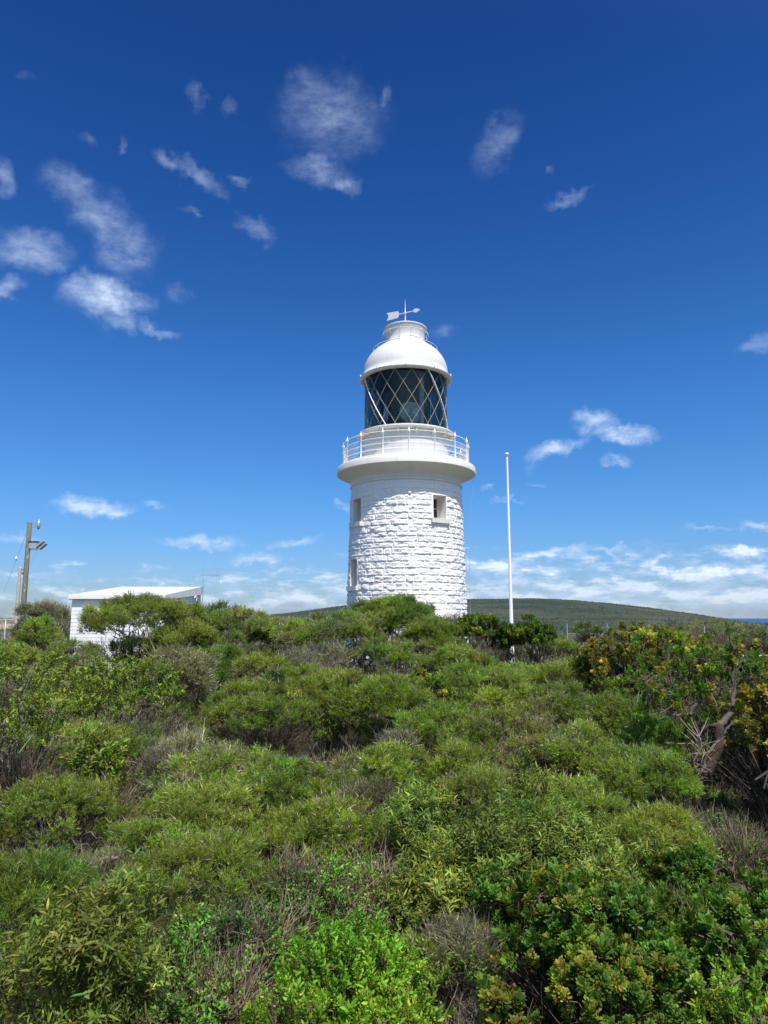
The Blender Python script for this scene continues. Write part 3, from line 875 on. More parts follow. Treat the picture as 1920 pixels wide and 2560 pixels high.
mb = MB(); lathe(mb, [(.15, 0), (.145, 3), (.125, zt2 + .2), (.12, zt2 + .3), (.01, zt2 + .31)], 12); mb.build('pole', M_concrete, p2, smooth=True)
mb = MB(); bar(mb, (.1, 0, zt2 + .05), (.5, 0, zt2 + .1), .03, 6); lathe(mb, [(.01, zt2 - .35), (.07, zt2 - .3), (.07, zt2 - .2), (.01, zt2 - .15)], 8, (.25, 0)); mb.build('fitting', M_dark, p2)
# service wire with its insulator
w0 = np.array(c6(430, 540, D)[:3]); w1 = np.array(c6(245, 1000, 50)[:3]); w2 = np.array(c6(60, 1500, 75)[:3])
w1 = (w0 + w2) / 2 + (w1 - (w0 + w2) / 2)
mb = MB(); tubes(mb, [[w0, w1, w2]], [[.008, .008, .010]], 4)
wire = mb.build('overhead_wire', M_grey); tag(wire, 'thin overhead wire with a small white insulator running down left from the power pole', 'wire')
mb = MB(); lathe(mb, [(.01, -.14), (.06, -.10), (.05, -.02), (.12, 0), (.08, .06), (.04, .16), (.01, .2)], 10)
o = mb.build('insulator', M_metalw, wire, smooth=True); o.location = w1
# distant thin post on the far left
x, _, z, _ = c6(87, 1920, 90)
mb = MB(); lathe(mb, [(.06, 0), (.05, z + 2.4), (.01, z + 2.42)], 8); o = mb.build('marker_post', M_galv, smooth=True)
o.location = (x, 90, -2.4); tag(o, 'small pale marker post on the open ground at the far left edge', 'post')

# ------------------------------------------------------------------ fence, guard rail, rocks
FP = [(16.0, 62.0), (19.2, 61.0), (19.6, 52.5), (19.85, 44.0), (20.3, 37.5)]
fe = empty('wire_fence', (16, 62, 0), 'grey chain wire fence with steel posts on the slope right of the flagpole', 'fence')
for (fx, fy) in FP:
    mb = MB(); z0 = float(ground_z(fx, fy)); bar(mb, (fx - 16, fy - 62, z0), (fx - 16, fy - 62, z0 + 1.85), .045, 8); mb.build('post', M_galv, fe)
mb = MB()
for (a, b) in zip(FP[:1], FP[1:2]):
    a = np.array(a); b = np.array(b); Ln = np.linalg.norm(b - a); n_ = int(Ln / .11)
    for hz in (.05, .5, .98):
        bar(mb, (*(a - (16, 62)), hz), (*(b - (16, 62)), hz), .012, 4)
    for s in (0, 1):
        k = np.arange(n_)
        s0 = k / n_; s1 = np.clip((k + 8) / n_, 0, 1)
        q0 = a[None] + (b - a)[None] * s0[:, None] - (16, 62); q1 = a[None] + (b - a)[None] * s1[:, None] - (16, 62)
        P = np.stack([np.column_stack([q0, np.full(n_, .05 + .93 * s)]), np.column_stack([q1, np.full(n_, .98 - .93 * s)])], 1)
        tubes(mb, P, np.full((n_, 2), .0035), 3)
mb.build('chain_wire', M_galv, fe)
gr = empty('guard_rail', (18.5, 36.4, 0), 'low white rail beside the road at the right edge', 'guard rail')
mb = MB(); tubes(mb, [[(-.6, .1, .42), (4, -1.2, .42), (10, -2.3, .42)]], [[.07] * 3], 8); mb.build('rail', M_metalw, gr)
for k in range(5):
    mb = MB(); xx = -.4 + k * 2.4; box(mb, (xx, .1 - xx * .26, .2), (.05, .05, .24)); mb.build('post', M_metalw, gr)
rk = random.Random(8)
for (rx_, ry_, s, lb) in ((3.62, 7.1, .12, 'pale sandy rock lying on bare soil at the right edge, largest of the three'), (3.36, 7.3, .075, 'small pale rock left of the larger rock on bare soil at the right edge'), (3.52, 6.75, .07, 'small pale rock in front of the larger rock on bare soil at the right edge')):
    mb = MB(); u_ = np.linspace(0, PI, 9); w_ = np.linspace(0, 2 * PI, 15)[:-1]
    UU, WW = np.meshgrid(u_, w_, indexing='ij')
    rr2 = s * (0.75 + .6 * vnoise(np.sin(UU) * np.cos(WW) * 2 + rx_ * 9, np.sin(UU) * np.sin(WW) * 2, np.cos(UU) * 2))
    V_ = np.stack([rr2 * np.sin(UU) * np.cos(WW) * 1.3, rr2 * np.sin(UU) * np.sin(WW), rr2 * np.cos(UU) * .7], -1).reshape(-1, 3)
    i = np.arange(14); j = (i + 1) % 14
    mb.add(V_, q=np.concatenate([np.stack([k * 14 + i, (k + 1) * 14 + i, (k + 1) * 14 + j, k * 14 + j], -1) for k in range(8)]))
    o = mb.build('rock', M_rock); o.location = (rx_, ry_, float(ground_z(rx_, ry_)) + s * .3); tag(o, lb, 'rock', 'rocks on the bare soil')

# ------------------------------------------------------------------ foliage templates
R = np.random.default_rng(21)
def unit(v): return v / (np.linalg.norm(v, axis=-1, keepdims=True) + 1e-9)


class Tmp:
    def __init__(s, mb):
        s.v = np.concatenate(mb.V)
        s.t = np.concatenate(mb.T) if mb.T else np.zeros((0, 3), int)
        s.q = np.concatenate(mb.Q) if mb.Q else np.zeros((0, 4), int)
        s.ct = np.concatenate(mb.CT) if mb.CT else np.zeros((0, 3))
        s.cq = np.concatenate(mb.CQ) if mb.CQ else np.zeros((0, 3))


def put(mb, tps, P, A, S, tint, rng):
    """scatter templates: positions P, axes A, scales S, colour multipliers tint"""
    P = np.asarray(P); M_ = len(P)
    if M_ == 0: return
    which = rng.integers(0, len(tps), M_)
    A = unit(A)
    rnd = unit(rng.normal(size=(M_, 3)))
    Xx = unit(np.cross(A, rnd)); Yy = np.cross(A, Xx)
    Rm = np.stack([Xx, Yy, A], -1)         # columns
    for k, tp in enumerate(tps):
        s_ = np.where(which == k)[0]
        if len(s_) == 0: continue
        v = np.einsum('mij,nj->mni', Rm[s_], tp.v) * S[s_][:, None, None] + P[s_][:, None]
        nv = len(tp.v); off = (np.arange(len(s_)) * nv)[:, None, None]
        t = (tp.t[None] + off).reshape(-1, 3); q = (tp.q[None] + off).reshape(-1, 4)
        ct = (tp.ct[None] * tint[s_][:, None]).reshape(-1, 3); cq = (tp.cq[None] * tint[s_][:, None]).reshape(-1, 3)
        mb.add(v.reshape(-1, 3), t=t, q=q, ct=ct, cq=cq)


def blades(mb, P, Dr, L_, W_, col, rng):
    """thin needle: one triangle each"""
    Dr = unit(Dr); n_ = len(P)
    s_ = unit(np.cross(Dr, rng.normal(size=(n_, 3))))
    V_ = np.stack([P - s_ * W_[:, None] / 2, P + s_ * W_[:, None] / 2, P + Dr * L_[:, None]], 1).reshape(-1, 3)
    mb.add(V_, t=np.arange(3 * n_).reshape(-1, 3), ct=col)


def leaves(mb, P, Dr, L_, W_, w1, w2, s1, s2, droop, col, rng, nrm=None, fold=0.0):
    """leaf of five segments: stalk, two widths, tip; bends along its length"""
    Dr = unit(Dr); n_ = len(P)
    if nrm is None: nrm = rng.normal(size=(n_, 3)) * .5 + np.array([0, 0, 1.])
    s_ = unit(np.cross(Dr, nrm)); nn = np.cross(s_, Dr)
    def pt(s, w): return P + Dr * (L_ * s)[:, None] - nn * (droop * L_ * s * s)[:, None] + s_ * (W_ * w / 2)[:, None] + nn * (fold * W_ * abs(w))[:, None]
    V_ = np.stack([pt(0, 0), pt(s1, -w1), pt(s1, w1), pt(s2, -w2), pt(s2, w2), pt(1.0, 0)], 1).reshape(-1, 3)
    b = (np.arange(n_) * 6)[:, None]
    T_ = np.concatenate([b + np.array([[0, 2, 1]]), b + np.array([[3, 4, 5]])])
    Q_ = b + np.array([[1, 2, 4, 3]])
    mb.add(V_, t=T_, q=Q_, ct=np.concatenate([col, col]), cq=col)


def cols(rng, n_, palette, var=.18):
    pal = np.array([p[:3] for p in palette]); w = np.array([p[3] for p in palette]); w = w / w.sum()
    c = pal[rng.choice(len(pal), n_, p=w)]
    return c * (1 + rng.normal(0, var, (n_, 1))).clip(.5, 1.7) * (1 + rng.normal(0, .06, (n_, 3)))


HEATH = [(.215, .320, .026, 5), (.130, .220, .024, 4), (.33, .42, .045, 2), (.20, .165, .10, .35), (.26, .23, .16, .18)]
def tmp_heath(rng, n_=125, L=.038, w=.0056, shoots=9, sp=.6, pal=HEATH, h=.15):
    mb = MB()
    sd = unit(np.column_stack([rng.normal(0, sp, shoots), rng.normal(0, sp, shoots), np.ones(shoots)])); sl = h * rng.uniform(.6, 1.15, shoots)
    k = rng.integers(0, shoots, n_); s = rng.uniform(.25, 1, n_) ** .8
    P = sd[k] * (sl[k] * s)[:, None] + rng.normal(0, .006, (n_, 3))
    Dr = sd[k] * 1.2 + rng.normal(0, .55, (n_, 3))
    blades(mb, P, Dr, L * rng.uniform(.6, 1.25, n_), w * rng.uniform(.7, 1.4, n_), cols(rng, n_, pal), rng)
    # pale spent spikes
    m = 3
    blades(mb, sd[:m] * sl[:m, None] * .9, sd[:m] + rng.normal(0, .3, (m, 3)), rng.uniform(.04, .085, m), np.full(m, .009), cols(rng, m, [(.50, .45, .33, 1), (.33, .29, .20, 1)]), rng)
    # twiglets
    tubes(mb, np.stack([sd * -.03, sd * sl[:, None] * .8], 1), np.tile([.0022, .001], (shoots, 1)), 3, cols(rng, shoots, [(.13, .10, .07, 1)]))
    return Tmp(mb)


def tmp_lance(rng, pal, n_=21, h=.2, L=.072, w=.0125, droop=.35):
    mb = MB()
    s = np.linspace(.15, 1, n_); ang = np.arange(n_) * 2.4 + rng.uniform(0, 6)
    bend = rng.normal(0, .25, 2)
    P = np.column_stack([bend[0] * s * s * h, bend[1] * s * s * h, s * h])
    el = .9 + rng.normal(0, .25, n_)
    Dr = np.column_stack([np.cos(ang), np.sin(ang), el])
    leaves(mb, P, Dr, L * rng.uniform(.65, 1.2, n_), w * rng.uniform(.8, 1.2, n_), 1.0, .85, .35, .7, droop, cols(rng, n_, pal), rng, fold=.12)
    tubes(mb, [[(0, 0, -.05), (bend[0] * .25 * h, bend[1] * .25 * h, h * .5), (bend[0] * h, bend[1] * h, h)]], [[.003, .002, .001]], 3, (.12, .10, .05))
    return Tmp(mb)


def tmp_rosette(rng, pal, n_=30, L=.060, w=.018):
    mb = MB()
    ang = np.arange(n_) * 2.4; lay = np.linspace(0, 1, n_)
    el = .45 + 2.0 * lay + rng.normal(0, .12, n_)
    P = np.column_stack([np.zeros(n_), np.zeros(n_), .045 * lay])
    Dr = np.column_stack([np.cos(ang), np.sin(ang), el])
    Nn = np.column_stack([-np.cos(ang) * .8, -np.sin(ang) * .8, np.ones(n_)])
    c = cols(rng, n_, pal)
    leaves(mb, P, Dr, L * rng.uniform(.8, 1.15, n_), w * rng.uniform(.8, 1.2, n_), .38, 1.0, .35, .82, .12, c, rng, nrm=Nn, fold=.22)
    # toothed ends
    tubes(mb, [[(0, 0, -.12), (0, 0, .02)]], [[.005, .004]], 4, (.15, .10, .06))
    return Tmp(mb)


def tmp_dead(rng, pal, n_=16, h=.2, sp=.6):
    mb = MB()
    d = unit(np.column_stack([rng.normal(0, sp, n_), rng.normal(0, sp, n_), np.ones(n_)])); o0 = rng.normal(0, .03, (n_, 3)); o0[:, 2] = rng.uniform(-.06, .04, n_)
    l = h * rng.uniform(.5, 1.3, n_)
    mid = o0 + d * l[:, None] * .5 + rng.normal(0, .015, (n_, 3)); e = o0 + d * l[:, None] + rng.normal(0, .02, (n_, 3))
    tubes(mb, np.stack([o0, mid, e], 1), np.tile([.0028, .002, .0010], (n_, 1)), 3, cols(rng, n_, pal))
    return Tmp(mb)


GREYW = [(.24, .215, .17, 3), (.15, .135, .105, 2), (.38, .35, .28, 1)]
BROWN = [(.22, .165, .11, 2), (.15, .12, .085, 2), (.32, .26, .19, 1)]
T = {
    'heath': [tmp_heath(R) for _ in range(6)],
    'grey': [tmp_heath(R, 90, pal=[(.19, .24, .06, 3), (.25, .235, .13, 2), (.20, .17, .13, 2)]) for _ in range(4)],
    'dark': [tmp_heath(R, 110, pal=[(.06, .135, .02, 3), (.10, .18, .028, 2)]) for _ in range(4)],
    'lance': [tmp_lance(R, [(.16, .225, .040, 3), (.23, .28, .05, 2), (.11, .17, .03, 2), (.30, .24, .03, .2)]) for _ in range(6)],
    'olive': [tmp_lance(R, [(.18, .235, .030, 3), (.24, .28, .042, 2), (.11, .16, .025, 2)], 18, .15, .046, .014, .2) for _ in range(5)],
    'rosette': [tmp_rosette(R, [(.075, .155, .022, 4), (.12, .21, .028, 3), (.20, .24, .035, 1)]) for _ in range(5)],
    'yellow': [tmp_rosette(R, [(.27, .31, .035, 4), (.36, .34, .05, 2), (.13, .20, .025, 2), (.40, .22, .10, .8)], L=.07, w=.028) for _ in range(5)],
    'tinted': [tmp_rosette(R, [(.18, .25, .028, 4), (.27, .29, .035, 3), (.34, .19, .07, 1), (.40, .34, .26, .15)]) for _ in range(5)],
    'glossy': [tmp_lance(R, [(.15, .30, .020, 4), (.25, .37, .028, 3), (.45, .36, .03, .3)], 20, .10, .030, .0105, .05) for _ in range(5)],
    'small': [tmp_lance(R, [(.10, .24, .025, 4), (.16, .30, .04, 2), (.34, .27, .17, 1.6)], 15, .08, .024, .010, .1) for _ in range(5)],
    'dead': [tmp_dead(R, GREYW) for _ in range(5)],
    'brown': [tmp_dead(R, BROWN) for _ in range(5)],
}
STICK = tmp_dead(R, [(.17, .15, .125, 2), (.25, .22, .19, 2), (.11, .09, .07, 1)], 10, .3, .28)


def wood(mb, rng, cc, tips, r0, col, H, gnarl=.12, lo=.1):
    """trunk foot at the origin, main limbs to groups of clumps, boughs to clumps, twigs to leaf tufts"""
    nc = len(cc)
    k = max(2, min(6, nc // 4))
    ang = np.arctan2(cc[:, 1], cc[:, 0]) + rng.normal(0, .3, nc)
    grp = (np.argsort(np.argsort(ang)) * k // nc)
    def path(a, b, n_, j, sag=0.0):
        s = np.linspace(0, 1, n_)[:, None]
        p = a + (b - a) * s
        w = np.cumsum(rng.normal(0, 1, (n_, 3)), 0); w -= w[0] + (w[-1] - w[0]) * s
        p = p + w * j * np.linalg.norm(b - a) * .5
        p[:, 2] += sag * np.linalg.norm(b - a) * np.sin(s[:, 0] * PI)
        return p
    foot = np.array([0, 0, -.08]); fork = np.array([rng.normal(0, .03), rng.normal(0, .03), H * lo])
    c3_ = lambda n_: cols(rng, n_, [(*col, 3), (*[c * 1.5 for c in col], 1)], .12)
    tubes(mb, [path(foot, fork, 4, .1)], [[r0 * 1.25, r0 * 1.05, r0, r0 * .95]], 7, c3_(1))
    for g_ in range(k):
        m_ = cc[grp == g_]
        if len(m_) == 0: continue
        c = m_.mean(0); q = fork + (c - fork) * np.array([.5, .5, .58])
        P = path(fork, q, 7, gnarl); rr = np.linspace(r0 * .62, r0 * .34, 7)
        tubes(mb, [P], [rr], 6, c3_(1))
        Pb = np.array([path(P[rng.integers(3, 7)], e, 7, gnarl * 1.2, -.05) for e in m_])
        tubes(mb, Pb, np.tile(np.linspace(r0 * .30, r0 * .09, 7), (len(Pb), 1)), 5, c3_(len(Pb)))
    if len(tips):
        dd = np.linalg.norm(tips[:, None] - cc[None], axis=-1); own = dd.argmin(1)
        a = cc[own]
        mid = (a + tips) / 2 + rng.normal(0, .05, tips.shape) * dd.min(1)[:, None] * 2
        tubes(mb, np.stack([a, mid, tips], 1), np.tile([r0 * .10 + .002, r0 * .06 + .0015, .0015], (len(tips), 1)), 4, c3_(len(tips)))


# kind -> (object name, category, template, clumps, tufts per m2, tuft scale, wood colour, trunk radius, crown shape)
KIND = {
    'heath':  dict(nm='heath_shrub', cat='shrub', tp=[('heath', 1)], dens=66, ts=.9, wc=(.15, .13, .11), cl=20),
    'mixed':  dict(nm='heath_shrub', cat='shrub', tp=[('heath', .62), ('grey', .38)], dens=58, ts=.9, wc=(.22, .19, .155), cl=17),
    'grey':   dict(nm='grey_shrub', cat='shrub', tp=[('grey', .85), ('dead', .15)], dens=50, ts=1.1, wc=(.20, .175, .15), cl=11),
    'dark':   dict(nm='evergreen_shrub', cat='shrub', tp=[('dark', 1)], dens=60, ts=1.0, wc=(.07, .055, .04), cl=12),
    'lance':  dict(nm='wattle_shrub', cat='shrub', tp=[('lance', 1)], dens=66, ts=.72, wc=(.12, .10, .07), cl=12),
    'olive':  dict(nm='leafy_shrub', cat='shrub', tp=[('olive', 1)], dens=45, ts=1.2, wc=(.15, .125, .10), cl=13),
    'bank':   dict(nm='banksia_shrub', cat='shrub', tp=[('rosette', .85), ('tinted', .15)], dens=70, ts=.95, wc=(.13, .10, .075), cl=17),
    'tint':   dict(nm='banksia_shrub', cat='shrub', tp=[('rosette', .55), ('tinted', .45)], dens=70, ts=.9, wc=(.075, .06, .05), cl=16),
    'yellow': dict(nm='banksia_shrub', cat='shrub', tp=[('yellow', .7), ('tinted', .3)], dens=38, ts=1.2, wc=(.05, .04, .032), cl=14),
    'glossy': dict(nm='glossy_shrub', cat='shrub', tp=[('glossy', 1)], dens=95, ts=1.0, wc=(.10, .075, .05), cl=13),
    'small':  dict(nm='creeping_shrub', cat='shrub', tp=[('small', .9), ('brown', .1)], dens=190, ts=1.0, wc=(.15, .14, .12), cl=16),
    'dead':   dict(nm='dead_shrub', cat='dead shrub', tp=[('dead', .38), ('grey', .62)], dens=55, ts=1.0, wc=(.26, .235, .21), cl=12),
    'brown':  dict(nm='dead_shrub', cat='dead shrub', tp=[('brown', .35), ('dead', .15), ('grey', .5)], dens=55, ts=1.0, wc=(.15, .10, .07), cl=10),
}
GROUP = {'heath_shrub': 'feathery heath shrubs', 'grey_shrub': 'grey green shrubs', 'evergreen_shrub': 'dark evergreen shrubs',
         'wattle_shrub': 'long leaved wattle shrubs', 'leafy_shrub': 'olive leafy shrubs', 'banksia_shrub': 'banksia shrubs with rosette leaves',
         'glossy_shrub': 'bright glossy leaved shrubs', 'creeping_shrub': 'low small leaved shrubs', 'dead_shrub': 'dead and leafless shrubs'}
ALLSH = []


def shrub(kind, dx, dy, D, wd, label, H=None, cz=.48, chh=.52, tr=None, lo=.1, gn=.12, dens=1.0, cl=None, dr=1.0, crf=1.0, seed=0, nm=None, cat=None, lowcut=-.35):
    k_ = KIND[kind]
    puff = kind in ('heath', 'mixed', 'olive', 'dark') and cz == .48
    if puff: cz, chh, lowcut = .58, .42, -.05
    if D is None:                       # height known: find its distance from where its top appears
        d = ray(dx, dy); D = (EYE - H) / (-d[2] / d[1])
        H0 = H
    x, y, zt_, t_ = at(dx, dy, D)
    z0 = float(ground_z(x, y))
    H = zt_ - z0
    Rr = wd * K / FPX * t_ / 2 * (1.12 if (kind in ('heath', 'mixed') and D < 18) else 1)
    rng = np.random.default_rng(1000 + len(ALLSH) * 7 + seed)
    ncl = cl or (int(k_['cl'] * (1.75 if puff and D < 16 else 1.15)))
    ax = np.array([Rr, Rr * dr, H * chh]); ctr = np.array([0, 0, H * cz])
    # clump centres
    n0 = ncl * 6
    dd = unit(rng.normal(size=(n0, 3))); dd = dd[dd[:, 2] > lowcut]
    keep_ = [0]
    for q in range(1, len(dd)):
        if len(keep_) >= ncl: break
        if min(np.linalg.norm(dd[q] - dd[p]) for p in keep_) > 1.7 / math.sqrt(ncl) * 1.15: keep_.append(q)
    dd = dd[keep_]; ncl = len(dd)
    crr = min(Rr, max(H * chh, .2)) * (rng.uniform(.20, .44, ncl) if puff else rng.uniform(.22, .58, ncl)) * crf * (math.sqrt(12 / max(ncl, 6)) ** .8)
    cc = ctr + dd * (ax[None] - crr[:, None] * .9).clip(.02) * rng.uniform(.66 if lowcut < -.2 else .85, 1.12, (ncl, 1))
    fine = kind in ('heath', 'mixed', 'grey', 'dark', 'dead', 'brown')
    far = max(.38, D / 12.0) if fine else max(.8 if kind in ('bank', 'tint') else 1.0, D / 14.0)
    ts = k_['ts'] * far ** .6
    ps = []; as_ = []; own = []
    for c in range(ncl):
        nt = int(max(7, 2.6 * PI * crr[c] ** 2 * k_['dens'] * dens * 2.0 / ts ** 2))
        e = unit(rng.normal(size=(nt * 2, 3)) + dd[c] * .5 + np.array([0, 0, .35])); e = e[e[:, 2] > (-.12 if puff else -.45)][:nt]
        rj = rng.uniform(.72, 1.06, (len(e), 1))
        p = cc[c] + e * crr[c] * rj * np.array([1.15, 1.15, .85])
        ps.append(p); as_.append(unit(e * .75 + np.array([0, 0, .75]) + rng.normal(0, .22, e.shape))); own += [c] * len(e)
    P = np.concatenate(ps); A = np.concatenate(as_); own = np.array(own)
    P[:, 2] += .34 * H * chh * (fbm(P[:, 0] * 1.9 + x, P[:, 1] * 1.9 + y, 3, 3) - .5)
    P[:, :2] += .12 * rng.normal(size=(len(P), 2)) * min(Rr, .5)
    ok = P[:, 2] > .04
    P = P[ok]; A = A[ok]; own = own[ok]
    # keep the top where the photograph has it
    P[:, 2] *= min(1.15, H / (P[:, 2].max() + .10 * ts))
    cl_t = (1 + rng.normal(0, .17, (ncl, 1))).clip(.6, 1.4) * (1 + rng.normal(0, .04, (ncl, 3)))
    pn = fbm(P[:, 0] * 1.6 + x * 3, P[:, 1] * 1.6 + y * 3, P[:, 2], 2)[:, None] - .5
    tint_ = cl_t[own] * (1 + rng.normal(0, .19, (len(P), 1))).clip(.5, 1.6) * (1 + pn * np.array([1.1, .6, .5]))
    root = empty(k_['nm'] if nm is None else nm, (x, y, z0), label, k_['cat'] if cat is None else cat, GROUP.get(nm or k_['nm']))
    fm = MB(); u_ = rng.random(len(P)); lo_ = 0
    # patches: mixed templates follow the clumps more than chance
    u_ = (u_ * .45 + rng.random(ncl)[own] * .55)
    u_ = np.argsort(np.argsort(u_)) / max(1, len(u_))
    for (tn_, w) in k_['tp']:
        s_ = (u_ >= lo_) & (u_ < lo_ + w); lo_ += w
        put(fm, T[tn_], P[s_], A[s_], ts * rng.uniform(.6, 1.4, s_.sum()), tint_[s_], rng)
    fm.build('twigs' if kind in ('dead', 'brown') else 'foliage', M_leaf, root)
    wm = MB()
    r0 = tr if tr else .018 + .014 * H
    nn_ = min(len(P), 160)
    wood(wm, rng, cc, P[rng.choice(len(P), nn_, replace=False)] if nn_ else P, r0, k_['wc'], H, gn, lo)
    # upright dry twigs inside
    ni = int(ncl * (22 if puff else 7))
    e = rng.normal(size=(ni, 3)) * .5; Pi = np.clip(e, -1, 1) * np.array([Rr, Rr * dr, 0]) * .8; Pi[:, 2] = rng.uniform(.02, .75, ni) * H * cz
    tw = np.ones((ni, 3)) * np.array(k_['wc']) / .19 * rng.uniform(.7, 1.3, (ni, 1))
    put(wm, [STICK], Pi, np.column_stack([e[:, :2] * .6, np.ones(ni)]), rng.uniform(.7, 1.3, ni) * min(1.6, ts), tw, rng)
    wm.build('branches', M_bark, root)
    ALLSH.append((x, y, Rr))
    return root


# ------------------------------------------------------------------ the shrubs, from the back to the front
s = shrub
# beyond the lighthouse clearing
s('dark', 1268, 1347, 58, 62, 'dark green rounded bush behind the wire fence, right of the flagpole', dens=.6)
s('grey', 1345, 1350, 56, 84, 'pale grey bush behind the wire fence, between the dark round bush and the banksia', dens=.6)
s('dark', 1640, 1364, 46, 110, 'dense dark green bush on the slope at the far right edge, above the road', dens=.7)
s('grey', 1455, 1340, 52, 150, 'brownish grey thicket on the right slope, beyond the yellow tipped banksia', dens=.5)
s('mixed', 1545, 1338, 60, 130, 'grey green bush on the skyline of the right slope, left of the sea', dens=.5)
s('grey', 1610, 1346, 66, 90, 'grey bush nearest the strip of sea on the right skyline', dens=.5)
s('heath', 1395, 1392, 40, 90, 'small green bush in front of the fence foot, behind the banksia', dens=.6)
s('heath', 1205, 1380, 38, 80, 'small olive bush just left of the first fence post', dens=.6)
# back row, left to right
s('dead', 100, 1298, 33, 120, 'bare grey brown twiggy bush at the foot of the power pole, left of the shed', dens=1.5)
s('heath', 88, 1334, 28, 84, 'rounded bright green bush in front of the bare grey bush at the power pole')
s('heath', 20, 1385, 26, 120, 'low green bush at the far left edge below the pale post')
s('mixed', 165, 1382, 24, 130, 'low mixed green and grey bush below the left corner of the shed', )
s('dark', 482, 1301, 34, 76, 'compact dark green bush just right of the shed')
s('mixed', 510, 1313, 26, 150, 'tall grey green bush right of the shed, in front of the compact dark bush')
s('heath', 590, 1333, 27, 110, 'green bush between the shed and the lighthouse, under the hill line')
s('mixed', 660, 1332, 25, 150, 'grey green spreading bush left of the lighthouse foot')
s('mixed', 745, 1318, 22, 190, 'grey green bush with twisted pale branches at the left foot of the lighthouse', tr=.07, gn=.3, dens=.8, lo=.2, cz=.72, chh=.28)
s('dead', 700, 1385, 20, 120, 'low leafless tangle of pale branches left below the lighthouse', tr=.05, gn=.3, dens=.3)
s('heath', 320, 1284, 20.5, 250, 'umbrella shaped tea tree with bare forking limbs, standing in front of the shed', cz=.74, chh=.27, tr=.06, lo=.16, gn=.2, dens=.95, cl=50, crf=1.05, lowcut=-.12, nm='tea_tree', cat='tree')
s('heath', 395, 1340, 19.5, 150, 'bright green bush under the right side of the umbrella shaped tree', )
s('dark', 290, 1375, 20, 90, 'dark bush tucked under the trunk of the umbrella shaped tree', dens=.7)
s('heath', 858, 1286, 23, 175, 'tall bright green shrub with a domed crown standing before the lighthouse wall', cz=.72, chh=.28, tr=.08, lo=.15, gn=.2, cl=20, crf=1.2)
s('heath', 795, 1300, 23.6, 110, 'green shrub against the lower left of the lighthouse wall, left of the domed one', cz=.7, chh=.3, tr=.06, gn=.2)
s('heath', 928, 1335, 21.5, 140, 'green shrub lower right of the domed shrub before the lighthouse', cz=.65, chh=.35, tr=.06, gn=.2)
s('mixed', 850, 1375, 20.5, 180, 'grey green lower shrub below the domed shrub before the lighthouse')
s('dead', 975, 1328, 24, 60, 'small grey twiggy bush at the lighthouse porch', dens=1.2)
s('bank', 1025, 1324, 24, 120, 'dark green banksia with leaf rosettes at the right foot of the lighthouse', cz=.74, chh=.26, tr=.05, gn=.2, crf=.85, dens=1.1)
s('bank', 1095, 1345, 24.5, 70, 'narrow dark green banksia standing directly before the flagpole', cz=.7, chh=.3, tr=.04, gn=.2, crf=1.1)
s('bank', 1148, 1326, 24, 88, 'dark green banksia on bare leaning stems just right of the flagpole', cz=.72, chh=.28, tr=.06, gn=.22, crf=.85, dens=1.1)
s('heath', 1240, 1420, 21, 90, 'low green bush by the sandy path, right of the flagpole')
# middle left
s('olive', 55, 1412, None, 190, 'yellowish green leafy shrub at the left edge, below the pale post', H=2.0)
s('dead', 5, 1480, None, 110, 'tangle of bare grey twigs at the left edge', H=1.3)
s('olive', 115, 1435, None, 150, 'olive leafy shrub second from the left edge', H=1.75)
s('olive', 260, 1425, None, 230, 'broad olive leafy shrub below the umbrella shaped tree', H=1.75)
s('grey', 395, 1400, None, 150, 'grey green soft leaved shrub, right of the broad olive shrub', H=1.75)
s('heath', 480, 1395, None, 130, 'green feathery shrub below the bush right of the shed', H=1.7)
s('mixed', 570, 1410, None, 130, 'dull green feathery shrub below the gap between shed and lighthouse', H=1.6)
s('dark', 590, 1450, None, 50, 'small dark glossy bush poking out between the feathery mounds, left of centre', H=1.5, dens=.8)
s('dead', 640, 1405, None, 110, 'pale grey twiggy bush left of the twisted dead bush', H=1.6)
s('heath', 1000, 1395, None, 120, 'green feathery shrub below the right hand lighthouse banksia', H=1.6)
# centre mounds
s('heath', 560, 1475, None, 200, 'left shoulder of feathery green heath, left of the big central mound', H=1.35)
s('heath', 690, 1440, None, 240, 'big central mound of bright feathery heath with dark stems showing below', H=1.5, cz=.6, chh=.42, tr=.05)
s('heath', 830, 1448, None, 210, 'feathery heath mound just right of the big central mound', H=1.5, cz=.6, chh=.42, tr=.05)
s('yellow', 905, 1440, None, 50, 'little banksia with rusty leaves between two feathery mounds, below the lighthouse', H=1.5)
s('bank', 940, 1455, None, 55, 'little dark banksia right of the rusty leaved one', H=1.45)
s('heath', 1040, 1430, None, 200, 'broad feathery mound below the flagpole, left half', H=1.6)
s('heath', 1150, 1432, None, 190, 'broad feathery mound below the flagpole, right half', H=1.5)
s('mixed', 1215, 1475, None, 150, 'feathery mound with grey twigs, left of the open banksia', H=1.3)
s('heath', 950, 1520, None, 190, 'feathery heath mound in the centre, below the little dark banksia', H=1.2)
s('mixed', 1090, 1530, None, 210, 'greyish feathery mound right of the centre', H=1.15)
s('brown', 855, 1580, None, 90, 'small brown dried bush with seed heads in the centre of the scrub', H=.95)
s('heath', 990, 1600, None, 130, 'rounded green heath bush right of the brown dried bush', H=1.05)
s('heath', 850, 1610, None, 120, 'rounded light green heath bush below the brown dried bush', H=1.0)
